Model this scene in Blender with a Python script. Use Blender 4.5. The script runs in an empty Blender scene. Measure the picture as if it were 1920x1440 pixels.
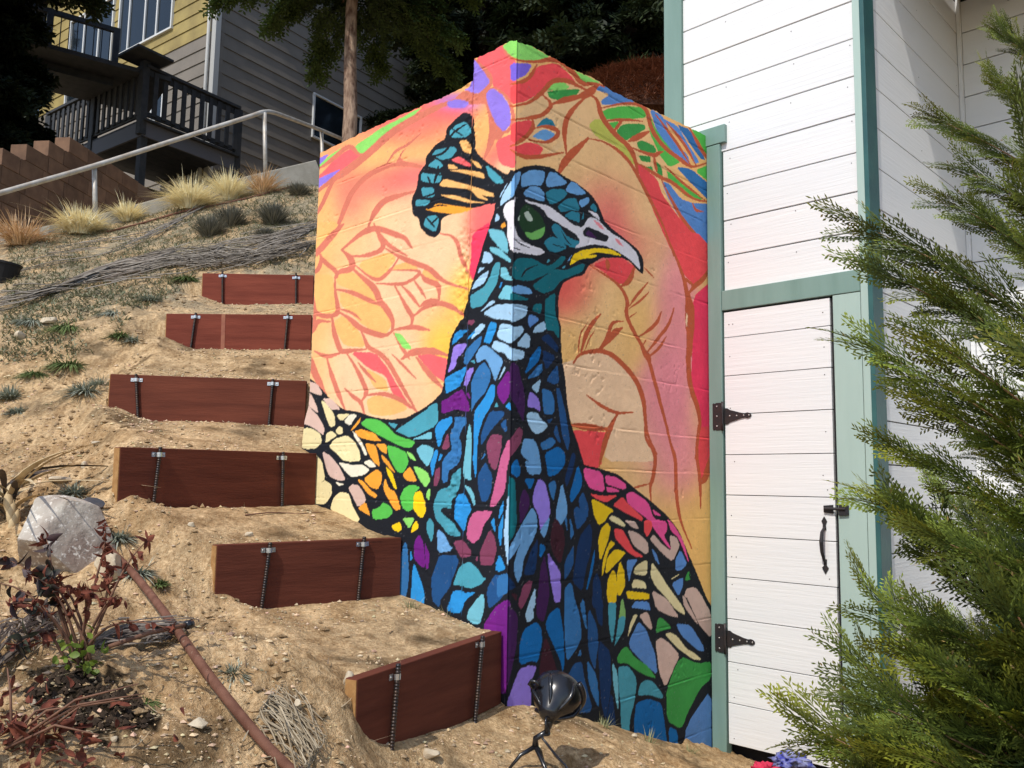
import bpy, math, random
import numpy as np
from mathutils import Vector, Matrix, noise as mnoise

C = bpy.data.collections.new("scene"); bpy.context.scene.collection.children.link(C)
sc = bpy.context.scene
rnd = random.Random(7)
RS = np.random.RandomState(11)

# ------------------------------------------------------------------ camera
F = 1620.0                       # focal length in photo pixels (1920 wide)
PITCH, ROLL = math.atan(189/1620), 0.0165
cr, sr, cp, sp = math.cos(ROLL), math.sin(ROLL), math.cos(PITCH), math.sin(PITCH)
fwd = np.array([0, cp, sp]); r0 = np.array([1., 0, 0]); u0 = np.array([0, -sp, cp])
right = r0*cr + u0*sr; up = -r0*sr + u0*cr
cam = bpy.data.objects.new("camera", bpy.data.cameras.new("camera")); C.objects.link(cam)
cam.data.sensor_width = 36; cam.data.lens = 36*F/1920; cam.data.clip_end = 500; cam.data.clip_start = 0.05
cam.matrix_world = Matrix(((right[0], up[0], -fwd[0], 0), (right[1], up[1], -fwd[1], 0), (right[2], up[2], -fwd[2], 0), (0, 0, 0, 1)))
sc.camera = cam

# ------------------------------------------------------------------ daylight
SUN_EL = math.radians(52); SUN_H = np.array([-0.51, -0.86])       # horizontal direction towards the sun
SUN_H /= np.linalg.norm(SUN_H)
w = bpy.data.worlds.new("World"); sc.world = w; w.use_nodes = True
nt = w.node_tree; nt.nodes.clear()
sky = nt.nodes.new("ShaderNodeTexSky"); sky.sky_type = 'NISHITA'; sky.sun_disc = False
sky.sun_elevation = SUN_EL; sky.sun_rotation = math.atan2(SUN_H[0], SUN_H[1])
bg = nt.nodes.new("ShaderNodeBackground"); bg.inputs[1].default_value = 0.15
wo = nt.nodes.new("ShaderNodeOutputWorld")
nt.links.new(sky.outputs[0], bg.inputs[0]); nt.links.new(bg.outputs[0], wo.inputs[0])
sun = bpy.data.objects.new("sun", bpy.data.lights.new("sun", 'SUN')); C.objects.link(sun)
sun.data.energy = 2.75; sun.data.angle = math.radians(0.6); sun.data.color = (1.0, 0.945, 0.86)
sd = Vector((SUN_H[0]*math.cos(SUN_EL), SUN_H[1]*math.cos(SUN_EL), math.sin(SUN_EL)))
sun.rotation_euler = sd.to_track_quat('Z', 'Y').to_euler(); sun.location = (0, 0, 20)
sc.view_settings.view_transform = 'Standard'; sc.view_settings.look = 'None'
sc.view_settings.exposure = 0.38; sc.view_settings.gamma = 1.0; sc.view_settings.use_curve_mapping = False
sc.cycles.max_bounces = 6; sc.cycles.diffuse_bounces = 3; sc.cycles.transparent_max_bounces = 6
sc.cycles.use_denoising = True

# ------------------------------------------------------------------ placing from image pixels: a photo ray met with a plane or a depth
def ray(x, y):
    return fwd + (x-960)/F*right - (y-720)/F*up
def at(x, y, d):                                   # the point on that ray d metres forward (world Y)
    r = ray(x, y); return r*(d/r[1])
def hit(x, y, P, n):                               # ray / plane
    r = ray(x, y); return r*(np.dot(P, n)/np.dot(r, n))
def proj(P):
    P = np.asarray(P); z = P @ fwd
    return 960+F*(P @ right)/z, 720-F*(P @ up)/z
def lin(c):
    c = np.asarray(c, float)/255.
    return np.where(c <= .04045, c/12.92, ((c+.055)/1.055)**2.4)

# ------------------------------------------------------------------ mesh helpers
class MB:
    def __init__(s): s.v = []; s.f = []
    def box(s, c, ax, h):                          # centre, 3 axes, 3 half sizes
        c = np.array(c, float); ax = [np.array(a, float) for a in ax]; b = len(s.v)
        for i in (-1, 1):
            for j in (-1, 1):
                for k in (-1, 1): s.v.append(tuple(c+ax[0]*h[0]*i+ax[1]*h[1]*j+ax[2]*h[2]*k))
        for q in ((0, 1, 3, 2), (4, 6, 7, 5), (0, 4, 5, 1), (2, 3, 7, 6), (0, 2, 6, 4), (1, 5, 7, 3)): s.f.append(tuple(b+i for i in q))
        return s
    def prism(s, pts, n, t):                       # closed outline (3-D points) pushed along n by t
        pts = [np.array(p, float) for p in pts]; n = np.array(n, float)*t; b = len(s.v); m = len(pts)
        s.v += [tuple(p) for p in pts]+[tuple(p+n) for p in pts]
        s.f.append(tuple(b+i for i in range(m))[::-1]); s.f.append(tuple(b+m+i for i in range(m)))
        for i in range(m): s.f.append((b+i, b+(i+1) % m, b+m+(i+1) % m, b+m+i))
        return s
    def tube(s, pts, r, n=8, caps=True):
        pts = [np.array(p, float) for p in pts]; m = len(pts)
        rr = r if hasattr(r, '__len__') else [r]*m
        b = len(s.v); t = pts[1]-pts[0]; t /= np.linalg.norm(t)+1e-12
        ref = np.array([0, 0, 1.]) if abs(t[2]) < .9 else np.array([1., 0, 0])
        a = np.cross(t, ref); a /= np.linalg.norm(a)
        for i, p in enumerate(pts):
            q = pts[min(i+1, m-1)]-pts[max(i-1, 0)]; t = q/(np.linalg.norm(q)+1e-12)
            a = a-t*np.dot(a, t); a /= np.linalg.norm(a)+1e-12; c2 = np.cross(t, a)
            for k in range(n):
                g = 2*math.pi*k/n; s.v.append(tuple(p+rr[i]*(a*math.cos(g)+c2*math.sin(g))))
        for i in range(m-1):
            for k in range(n): s.f.append((b+i*n+k, b+i*n+(k+1) % n, b+(i+1)*n+(k+1) % n, b+(i+1)*n+k))
        if caps:
            s.f.append(tuple(b+k for k in range(n))[::-1]); s.f.append(tuple(b+(m-1)*n+k for k in range(n)))
        return s
    def lathe(s, c, axis, prof, n=20):             # prof: (along, radius)
        c = np.array(c, float); axis = np.array(axis, float)/np.linalg.norm(axis)
        return s.tube([c+axis*(a+1e-5*i) for i, (a, r) in enumerate(prof)], [r for a, r in prof], n)
def mesh_np(name, V, Q, smooth=False, cols=None):
    me = bpy.data.meshes.new(name); V = np.asarray(V, np.float32); Q = np.asarray(Q, np.int32); k = Q.shape[1]
    me.vertices.add(len(V)); me.vertices.foreach_set("co", V.ravel())
    me.loops.add(Q.size); me.loops.foreach_set("vertex_index", Q.ravel())
    me.polygons.add(len(Q)); me.polygons.foreach_set("loop_start", np.arange(len(Q), dtype=np.int32)*k)
    me.polygons.foreach_set("use_smooth", np.full(len(Q), smooth))
    me.update(calc_edges=True)
    if cols is not None:
        at_ = me.color_attributes.new("paint", 'FLOAT_COLOR', 'POINT')
        c4 = np.ones((len(V), 4), np.float32); c4[:, :3] = cols; at_.data.foreach_set("color", c4.ravel())
    return me
def origin(o):
    p = Vector((0, 0, 0))
    while o is not None: p += o.location; o = o.parent
    return p
def link(name, me, m, parent=None):
    o = bpy.data.objects.new(name, me); C.objects.link(o)
    if m is not None and not me.materials: me.materials.append(m)
    if parent is not None: o.parent = parent
    return o
def obj(name, mb, m, parent=None, smooth=False, bevel=0, loc=None):
    off = np.array(origin(parent)) if parent is not None else (np.array(loc) if loc is not None else np.zeros(3))
    me = bpy.data.meshes.new(name)
    me.from_pydata([tuple(np.array(v)-off) for v in mb.v], [], mb.f); me.update()
    if smooth: me.polygons.foreach_set("use_smooth", [True]*len(me.polygons))
    o = link(name, me, m, parent)
    if parent is None and loc is not None: o.location = loc
    if bevel:
        b = o.modifiers.new("bevel", 'BEVEL'); b.width = bevel; b.segments = 2; b.limit_method = 'ANGLE'
    return o
def npobj(name, V, Q, m, parent=None, smooth=False, cols=None):
    off = np.array(origin(parent)) if parent is not None else np.zeros(3)
    return link(name, mesh_np(name, np.asarray(V)-off, Q, smooth, cols), m, parent)
def tag(o, label=None, cat=None, group=None, kind=None):
    if label: o['label'] = label
    if cat: o['category'] = cat
    if group: o['group'] = group
    if kind: o['kind'] = kind
    return o
def thing(name, label, cat, loc, group=None):
    o = bpy.data.objects.new(name, None); C.objects.link(o); o.location = tuple(float(a) for a in loc); o.empty_display_size = .1
    return tag(o, label, cat, group)

# ------------------------------------------------------------------ materials
def mat(name, col, rough=.7, col2=None, scale=6, amount=1.0, bump=0, bscale=60, spec=.3, metal=0, stretch=None, attr=None, attr_mul=None, dirt=None, objrand=0, trans=0):
    m = bpy.data.materials.new(name); m.use_nodes = True; t = m.node_tree; N = t.nodes; L = t.links
    b = N["Principled BSDF"]; b.inputs["Roughness"].default_value = rough; b.inputs["Metallic"].default_value = metal
    b.inputs["Specular IOR Level"].default_value = spec
    tc = N.new("ShaderNodeTexCoord"); mp = N.new("ShaderNodeMapping"); L.new(tc.outputs["Object"], mp.inputs[0])
    if stretch: mp.inputs["Scale"].default_value = stretch[:3]; 
    if stretch and len(stretch) > 3: mp.inputs["Rotation"].default_value = (0, 0, stretch[3]); mp.vector_type = 'TEXTURE'; mp.inputs["Scale"].default_value = [1/a for a in stretch[:3]]
    def mix(a, c, f, mode='MIX'):
        x = N.new("ShaderNodeMix"); x.data_type = 'RGBA'; x.blend_type = mode
        for s_, v in ((6, a), (7, c)):
            if hasattr(v, 'node'): L.new(v, x.inputs[s_])
            else: x.inputs[s_].default_value = (*v, 1)
        if hasattr(f, 'node'): L.new(f, x.inputs[0])
        else: x.inputs[0].default_value = f
        return x.outputs[2]
    def nz(sc_, det=4, ro=.55, lo=.35, hi=.65):
        n = N.new("ShaderNodeTexNoise"); n.inputs["Scale"].default_value = sc_; n.inputs["Detail"].default_value = det; n.inputs["Roughness"].default_value = ro
        L.new(mp.outputs[0], n.inputs[0]); r = N.new("ShaderNodeMapRange"); r.inputs[1].default_value = lo; r.inputs[2].default_value = hi
        L.new(n.outputs[0], r.inputs[0]); return r.outputs[0]
    c = col
    if attr:
        a = N.new("ShaderNodeAttribute"); a.attribute_name = attr; c = a.outputs["Color"]
    if col2 is not None:
        f = nz(scale)
        if amount < 1:
            mm = N.new("ShaderNodeMath"); mm.operation = 'MULTIPLY'; mm.inputs[1].default_value = amount; L.new(f, mm.inputs[0]); f = mm.outputs[0]
        c = mix(c, col2, f, 'MIX') if not attr else mix(c, mix(c, col2, 1.0, 'MULTIPLY'), f)
    if dirt:
        c = mix(c, dirt[0], nz(dirt[1], 6, .7, dirt[2], dirt[3]))
    if objrand:
        oi = N.new("ShaderNodeObjectInfo"); r = N.new("ShaderNodeMapRange"); r.inputs[3].default_value = 1-objrand; r.inputs[4].default_value = 1+objrand
        L.new(oi.outputs["Random"], r.inputs[0]); h = N.new("ShaderNodeHueSaturation"); L.new(r.outputs[0], h.inputs["Value"])
        if hasattr(c, 'node'): L.new(c, h.inputs["Color"])
        else: h.inputs["Color"].default_value = (*c, 1)
        c = h.outputs[0]
    if hasattr(c, 'node'): L.new(c, b.inputs["Base Color"])
    else: b.inputs["Base Color"].default_value = (*c, 1)
    if bump:
        n = N.new("ShaderNodeTexNoise"); n.inputs["Scale"].default_value = bscale; n.inputs["Detail"].default_value = 5; n.inputs["Roughness"].default_value = .6
        L.new(mp.outputs[0], n.inputs[0]); bm = N.new("ShaderNodeBump"); bm.inputs["Strength"].default_value = 1; bm.inputs["Distance"].default_value = bump
        L.new(n.outputs[0], bm.inputs["Height"]); L.new(bm.outputs[0], b.inputs["Normal"])
    if trans:
        tr = N.new("ShaderNodeBsdfTranslucent"); ms = N.new("ShaderNodeMixShader"); ms.inputs[0].default_value = trans
        if hasattr(c, 'node'): L.new(c, tr.inputs[0])
        else: tr.inputs[0].default_value = (*c, 1)
        L.new(b.outputs[0], ms.inputs[1]); L.new(tr.outputs[0], ms.inputs[2]); L.new(ms.outputs[0], N["Material Output"].inputs[0])
    return m
AL = math.atan2(.695, -.719)                       # direction of the shed front
M = {}
M['mural'] = mat('mural_paint', (1, 1, 1), .8, attr='paint', col2=(.82, .8, .8), scale=9, amount=.5, bump=.0012, bscale=220, spec=.15)
M['white'] = mat('white_painted_wood', (.79, .79, .785), .5, col2=(.745, .755, .76), scale=2, bump=.0016, bscale=34, stretch=(.10, .10, 2.6, 0), dirt=((.34, .33, .30), 46, .71, .80), spec=.3)
M['trim'] = mat('green_painted_trim', (.165, .265, .23), .45, col2=(.21, .32, .285), scale=7, bump=.0016, bscale=30, stretch=(1.2, 1.2, .15, 0), dirt=((.06, .10, .09), 60, .73, .8))
M['trim_light'] = mat('pale_green_corner_trim', (.36, .475, .43), .4, col2=(.41, .53, .48), scale=6, bump=.001, bscale=30, stretch=(1.2, 1.2, .15, 0), dirt=((.1, .16, .14), 60, .75, .82))
M['trim_dark'] = mat('teal_painted_trim', (.03, .095, .10), .45, col2=(.04, .125, .12), scale=7, bump=.001, bscale=40)
M['gap'] = mat('dark_gap', (.015, .015, .018), .9)
M['felt'] = mat('grey_building_paper', (.06, .06, .06), .9)
M['stain'] = mat('red_brown_stained_plank', (.135, .040, .024), .8, col2=(.092, .027, .017), scale=7, bump=.0014, bscale=40, stretch=(.35, .35, 3.5, 0), dirt=((.035, .012, .009), 9, .66, .76), spec=.12, objrand=.15)
M['stain_red'] = mat('red_stained_plank', (.225, .058, .037), .8, col2=(.155, .038, .025), scale=7, bump=.0014, bscale=40, stretch=(.35, .35, 3.5, 0), dirt=((.08, .018, .012), 9, .66, .76), spec=.12, objrand=.12)
M['endgrain'] = mat('raw_end_grain', (.42, .235, .09), .8, col2=(.30, .15, .05), scale=30, bump=.001, bscale=120)
M['rebar'] = mat('black_rebar', (.022, .022, .026), .45, col2=(.06, .035, .022), scale=40, metal=.5, spec=.5)
M['zinc'] = mat('galvanised_strap', (.62, .63, .65), .3, metal=.9, bump=.0004, bscale=90)
M['iron'] = mat('black_iron', (.018, .018, .021), .5, spec=.45, col2=(.03, .022, .02), scale=30, bump=.0004, bscale=150)
M['screw'] = mat('bright_screw', (.5, .48, .46), .35, metal=.8)
M['plastic'] = mat('black_plastic', (.012, .012, .014), .23, spec=.6)
M['rock'] = mat('granite_boulder', (.50, .46, .39), .9, col2=(.24, .18, .145), scale=4.5, bump=.009, bscale=22, dirt=((.66, .62, .55), 55, .54, .62))
M['rock_pale'] = mat('pale_stone', (.56, .48, .35), .85, col2=(.40, .32, .22), scale=14, bump=.004, bscale=50)
M['rock_dark'] = mat('dark_stone', (.05, .055, .07), .8, col2=(.09, .08, .08), scale=20, bump=.003, bscale=50)
M['pipe'] = mat('rusty_brown_pipe', (.12, .052, .034), .8, col2=(.19, .09, .06), scale=24, bump=.0006, bscale=90, dirt=((.45, .33, .23), 50, .62, .72), spec=.15)
M['concrete'] = mat('grey_concrete', (.40, .37, .31), .9, col2=(.28, .26, .21), scale=5, bump=.003, bscale=60)
M['block'] = mat('brown_concrete_block', (.20, .115, .07), .9, col2=(.14, .08, .05), scale=7, bump=.003, bscale=90, objrand=.22)
M['galv'] = mat('galvanised_pipe', (.48, .46, .42), .5, col2=(.36, .31, .25), scale=10, metal=.3)
M['siding_grey'] = mat('grey_house_siding', (.215, .19, .16), .8, col2=(.18, .16, .135), scale=2, bump=.002, bscale=30)
M['siding_yellow'] = mat('yellow_house_siding', (.36, .28, .10), .7, col2=(.25, .19, .07), scale=2)  # yellow darkened to stand in for dappled tree shade
M['house_trim'] = mat('pale_corner_trim', (.45, .45, .43), .6)
M['glass'] = mat('dark_window_glass', (.012, .017, .022), .08, spec=.3)
M['blinds'] = mat('grey_vertical_blinds', (.22, .25, .25), .8)
M['frame'] = mat('white_window_frame', (.62, .63, .62), .5)
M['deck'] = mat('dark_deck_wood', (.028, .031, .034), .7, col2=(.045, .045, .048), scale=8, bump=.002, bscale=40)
M['fascia'] = mat('grey_fascia_wood', (.11, .11, .125), .7)
M['bark'] = mat('reddish_bark', (.10, .05, .032), .9, col2=(.40, .28, .20), scale=15, bump=.02, bscale=30, stretch=(1, 1, .35, 0))
M['bark_dark'] = mat('dark_bark', (.045, .03, .022), .95, col2=(.08, .05, .035), scale=10, bump=.02, bscale=20)
M['soffit'] = mat('dark_soffit', (.06, .065, .06), .8)
M['pot'] = mat('black_pot', (.012, .012, .014), .6)
M['leaf_attr'] = mat('foliage', (1, 1, 1), .6, attr='paint', spec=.25, trans=.15)
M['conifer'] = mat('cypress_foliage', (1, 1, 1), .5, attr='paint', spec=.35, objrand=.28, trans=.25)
M['dry'] = mat('dry_stems', (1, 1, 1), .8, attr='paint', spec=.15, trans=.1)
M['twig'] = mat('brown_twig', (.20, .10, .06), .8, col2=(.12, .06, .04), scale=30)
M['turq'] = mat('turquoise_plastic', (.02, .35, .42), .4)
M['pink'] = mat('pink_cloth', (.65, .04, .10), .8, col2=(.45, .02, .06), scale=20)
M['bluecloth'] = mat('blue_cloth', (.05, .06, .34), .9, col2=(.30, .32, .50), scale=40)
# ------------------------------------------------------------------ lines of the building and wall, placed from image pixels
U1 = np.array([-.719, .695, 0]); U2 = np.array([.695, .719, 0]); ZZ = np.array([0, 0, 1.])
P0 = at(1362, 915, 3.94); P0[2] = 0                       # left edge of the door on the shed front plane
NF = -U2                                                    # outward normal of the shed front
def onfront(x, y): return hit(x, y, P0, NF)
Cc = onfront(1334, 915); Cc[2] = 0                          # concave corner
th = math.radians(42); U2m = np.array([math.sin(th), math.cos(th), 0]); NR = np.array([math.cos(th), -math.sin(th), 0])
th = math.radians(47); U1m = np.array([-math.sin(th), math.cos(th), 0]); NL = np.array([-math.cos(th), -math.sin(th), 0])
K = hit(955.5, 909, Cc, NR); K[2] = 0                       # the outer corner of the mural wall
Lp = hit(574, 903, K, NL); Lp[2] = 0                        # its left end
Q = onfront(1642, 920); Q[2] = 0                            # right front corner of the shed
NS = U1*-1.0                                                # outward normal of the shed side

# ------------------------------------------------------------------ ground
BH = .235
# risers: left end (px, top py, depth), right end
RIS = [((670, 1274, 2.28), (941, 1184, 3.02)), ((407, 1022, 2.86), (753, 1008, 3.41)), ((226, 838, 3.02), (594, 850, 3.82)),
       ((207, 701, 4.0), (575, 714, 4.13)), ((312, 588, 5.0), (584, 590, 5.08)), ((380, 512, 5.80), (588, 516, 5.88))]
RL = [at(*a) for a, b in RIS]; RR = [hit(b[0], b[1], K+NL*.008, NL) if i < 3 else at(*b) for i, (a, b) in enumerate(RIS)]
ctrl = [(1333, 1398, 4.0), (1650, 1500, 3.46), (1500, 1470, 3.6), (955, 1316, 3.0), (1100, 1348, 3.3), (1230, 1386, 3.65), (960, 1440, 2.55), (700, 1425, 2.3), (740, 1412, 2.4), (900, 1332, 2.88),
        (1150, 1440, 2.75), (500, 1440, 1.95), (300, 1440, 1.8), (0, 1440, 1.65), (600, 1250, 2.45), (640, 1320, 2.28), (450, 1150, 2.8), (400, 1095, 2.88), (300, 1200, 2.4),
        (150, 1210, 2.35), (0, 1200, 2.2), (380, 1010, 2.98), (222, 905, 3.1), (240, 965, 3.02), (100, 1060, 2.8), (0, 1000, 2.9), (100, 950, 3.1), (0, 880, 3.5), (150, 860, 3.5),
        (195, 800, 3.85), (195, 745, 4.1), (120, 720, 4.4), (0, 650, 4.8), (290, 640, 4.85), (230, 600, 5.0), (365, 540, 5.7), (200, 560, 5.6), (0, 560, 5.6), (100, 500, 6.4), (300, 455, 7.0), (500, 485, 6.2),
        (575, 478, 6.3), (575, 400, 7.6), (400, 400, 7.8), (0, 462, 7.3), (200, 432, 7.8), (590, 350, 9.0), (400, 372, 8.8), (250, 402, 8.3), (100, 437, 7.9),
        (-400, 900, 4.0), (-400, 1300, 2.2), (-400, 600, 6.0), (-400, 450, 9.0)]
cp3 = np.array([at(*c) for c in ctrl]+[(1.6, 1.2, -1.15), (3.5, 3.0, -1.2), (3.5, 1.0, -1.25), (0.3, 0.3, -1.2), (-1.2, .5, -.95), (-2.6, .8, -.7), (-12, 20, 4.2), (2, 24, 6.0), (-4.5, 10.5, 2.6), (-7, 10.5, 2.2), (-2.8, 12, 3.2), (-6, 15, 3.2), (-3, 17, 3.8), (-10, 4, .6), (1, -6, -2), (-8, -5, -2), (8, -4, -2)])
def tps(P, z, lam=.002):
    n = len(P); D = np.linalg.norm(P[:, None]-P[None], axis=2)+1e-9; Kk = D*D*np.log(D)
    A = np.zeros((n+3, n+3)); A[:n, :n] = Kk+lam*np.eye(n); A[:n, n] = 1; A[:n, n+1:] = P; A[n, :n] = 1; A[n+1:, :n] = P.T
    return np.linalg.solve(A, np.r_[z, 0, 0, 0])
WT = tps(cp3[:, :2], cp3[:, 2])
def base(X, Y):
    X = np.asarray(X, float); Y = np.asarray(Y, float); out = WT[-3]+WT[-2]*X+WT[-1]*Y
    for (a, b, c), w_ in zip(cp3, WT): d2 = (X-a)**2+(Y-b)**2+1e-12; out = out+w_*.5*d2*np.log(d2)
    return out
def smooth(e0, e1, x): t = np.clip((x-e0)/(e1-e0), 0, 1); return t*t*(3-2*t)
def nrm2(a): return a/np.linalg.norm(a)
NB = []
for l, r in zip(RL, RR):
    d = nrm2((r-l)[:2]); n = np.array([-d[1], d[0]]); NB.append(n if n[1] > 0 else -n)
def ground(X, Y):
    X = np.asarray(X, float); Y = np.asarray(Y, float); z = base(X, Y)
    ds = [(X-l[0])*n[0]+(Y-l[1])*n[1] for l, n in zip(RL, NB)]
    for i in range(5):
        li, lj, ri, rj = RL[i], RL[i+1], RR[i], RR[i+1]
        ins = (ds[i] > 0.015) & (ds[i+1] <= 0.015)
        t = np.clip(ds[i]/(ds[i]-ds[i+1]+1e-6), 0, 1)
        # height along each board
        ai = np.clip(((X-li[0])*(ri-li)[0]+(Y-li[1])*(ri-li)[1])/np.dot((ri-li)[:2], (ri-li)[:2]), 0, 1)
        aj = np.clip(((X-lj[0])*(rj-lj)[0]+(Y-lj[1])*(rj-lj)[1])/np.dot((rj-lj)[:2], (rj-lj)[:2]), 0, 1)
        zi = li[2]+(ri-li)[2]*ai-.012; zj = lj[2]+(rj-lj)[2]*aj-BH*(.93-.25*(1-smooth(0, .25, aj)))
        tr = zi+(zj-zi)*smooth(-.05, 1.05, t)
        e = (lj-li)[:2]; e = e/np.linalg.norm(e); nn = np.array([-e[1], e[0]])
        if np.dot(nn, (ri-li)[:2]) > 0: nn = -nn
        lat = (X-li[0])*nn[0]+(Y-li[1])*nn[1]                # >0 to the left, outside
        o_ = smooth(.45, .95, t) if i >= 2 else 0.0; wgt = 1-smooth(-.09+.13*o_, .05+.16*o_, lat)
        # front of the foot of a board: shallow scoop
        z = np.where(ins, z*(1-wgt)+tr*wgt, z)
    # in front of the lowest board
    # behind the mural wall and the shed the bank is held up
    dl = (X-K[0])*(-NL[0])+(Y-K[1])*(-NL[1]); dr = (X-K[0])*(-NR[0])+(Y-K[1])*(-NR[1])
    dfr = (X-Cc[0])*U2[0]+(Y-Cc[1])*U2[1]
    right_of = (X-Lp[0])*(-U1m[0])+(Y-Lp[1])*(-U1m[1])
    g2 = 1.15+.62*np.clip(Y-4.8, 0, 30)
    behind = (dl > .10) & (right_of > .12) & (dr > .10)
    shed = (X-Cc[0])*NS[0]+(Y-Cc[1])*NS[1] > .05
    z = np.where(behind & ~shed, g2, z)
    return z
NV = 700
def make_ground():
    ys = [-6, -3, -1, 0, .4, .7, .9]; y = 1.0
    while y < 60: ys.append(y); y += (.0115 if y < 3.3 else .013 if y < 6.0 else .013*(y/6.0)**2.6)
    ys = np.array(ys+[80, 120, 200, 320]); 
    s = np.concatenate([-np.linspace(.72, 60, 22)[::-1]**1.0, np.linspace(-.68, .50, 560), np.linspace(.53, 60, 22)])
    Yg, Sg = np.meshgrid(ys, s, indexing='ij')
    Xg = Sg*np.maximum(Yg, .9)
    return Xg, Yg
Xg, Yg = make_ground()
Zg = ground(Xg, Yg)
# fine relief
def fbm(x, y, sc_, seed=0, octv=4):
    r = np.zeros(x.shape); a = 1.; tot = 0
    for o in range(octv):
        rs = np.random.RandomState(seed+o); G = rs.rand(256, 256); xs = x*sc_*2**o+17.3*o; ys_ = y*sc_*2**o+5.1*o
        xi = np.floor(xs).astype(int); yi = np.floor(ys_).astype(int); fx = xs-xi; fy = ys_-yi; fx = fx*fx*(3-2*fx); fy = fy*fy*(3-2*fy)
        g = lambda a_, b_: G[a_ & 255, b_ & 255]
        r += a*((g(xi, yi)*(1-fx)+g(xi+1, yi)*fx)*(1-fy)+(g(xi, yi+1)*(1-fx)+g(xi+1, yi+1)*fx)*fy); tot += a; a *= .5
    return r/tot-.5
near = 1-smooth(6, 14, Yg)
relief = (.10*fbm(Xg, Yg, 2.2, 1)+.035*fbm(Xg, Yg, 9, 5, 3)+.028*fbm(Xg, Yg, 34, 9, 2))*near
# calmer on the treads
dsl = [(Xg-l[0])*n[0]+(Yg-l[1])*n[1] for l, n in zip(RL, NB)]
st = ((dsl[0] > -.3) & (dsl[5] < 0.05))
lx = np.interp(Yg, [p[1] for p in RL], [p[0] for p in RL])
ontread = st*smooth(-.05, .15, Xg-lx)
Zg = Zg+relief*(1-.72*ontread)
dK = np.abs((Xg-K[0])*NR[0]+(Yg-K[1])*NR[1])
Zg = np.where(Yg < .6, np.minimum(Zg, -1.0), Zg)
ny, nx = Xg.shape
idx = np.arange(ny*nx).reshape(ny, nx)
Qg = np.stack([idx[:-1, :-1], idx[:-1, 1:], idx[1:, 1:], idx[1:, :-1]], -1).reshape(-1, 4)
def gz(x, y):
    v = float(ground(np.array([x]), np.array([y]))[0]); xx = np.array([[x]]); yy = np.array([[y]])
    rl = (.10*fbm(xx, yy, 2.2, 1)+.035*fbm(xx, yy, 9, 5, 3)+.028*fbm(xx, yy, 34, 9, 2))[0, 0]*(1-float(smooth(6, 14, y)))
    on = 1.0 if ((x-RL[0][0])*NB[0][0]+(y-RL[0][1])*NB[0][1] > -.3 and (x-RL[5][0])*NB[5][0]+(y-RL[5][1])*NB[5][1] < .05) else 0.
    on *= float(smooth(-.05, .15, x-np.interp(y, [p[1] for p in RL], [p[0] for p in RL])))
    return v+rl*(1-.72*on)
def onground(px, py, d0=1.0, d1=30):
    """where the ray through a photo pixel first meets the ground"""
    r = ray(px, py); r = r/r[1]; d = d0
    ts = np.geomspace(d0, d1, 900); Z = ground(r[0]*ts, ts); below = np.where(r[2]*ts < Z)[0]
    if len(below) == 0: d = d1
    else:
        i = below[0]; a, b = (ts[max(i-1, 0)], ts[i])
        for _ in range(18):
            m_ = (a+b)/2
            if r[2]*m_ < gz(r[0]*m_, m_): b = m_
            else: a = m_
        d = b
    p = r*d; p[2] = gz(p[0], p[1]); return p

# soil colour with drier, greener and darker patches
pxg, pyg = proj(np.stack([Xg, Yg, Zg], -1)*1.0+1e-9)
tan = np.array([.66, .475, .27]); tan2 = np.array([.42, .28, .145]); grn = np.array([.20, .20, .13]); gry = np.array([.34, .32, .235])
n1 = fbm(Xg, Yg, 3, 21)[..., None]; n2 = fbm(Xg, Yg, 14, 31)[..., None]; n3 = fbm(Xg, Yg, 60, 41, 3)[..., None]
colg = tan*(1+.5*n1)+(tan2-tan)*np.clip(.35+3.2*n2+1.5*n1, 0, 1); colg = colg*(1+.7*n3); dk_ = smooth(.10, .30, fbm(Xg, Yg, 6, 51, 4))[..., None]; colg = colg*(1-.55*dk_*near[..., None])
hill = (smooth(4.6, 6.0, Yg-.35*(Xg+1.8))*(1-smooth(12, 18, Yg)*0))[..., None]
colg = colg*(1-.75*hill*np.clip(.65+2*n1+2*n2, 0, 1))+gry*.75*hill*np.clip(.65+2*n1+2*n2, 0, 1)
hpx = onground(168, 1318); dh = np.hypot((Xg-hpx[0])/.15, (Yg-hpx[1])/.10)+1.3*n2[..., 0]+.9*n3[..., 0]; colg = colg*(smooth(.75, 1.15, dh)[..., None]*.95+.05)
M['soil'] = mat('decomposed_granite_soil', (1, 1, 1), .95, attr='paint', col2=(.62, .56, .5), scale=80, bump=.010, bscale=150, spec=.1)
g = npobj('ground', np.stack([Xg, Yg, Zg], -1).reshape(-1, 3), Qg, M['soil'], smooth=True, cols=colg.reshape(-1, 3)); tag(g, kind='structure')
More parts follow.
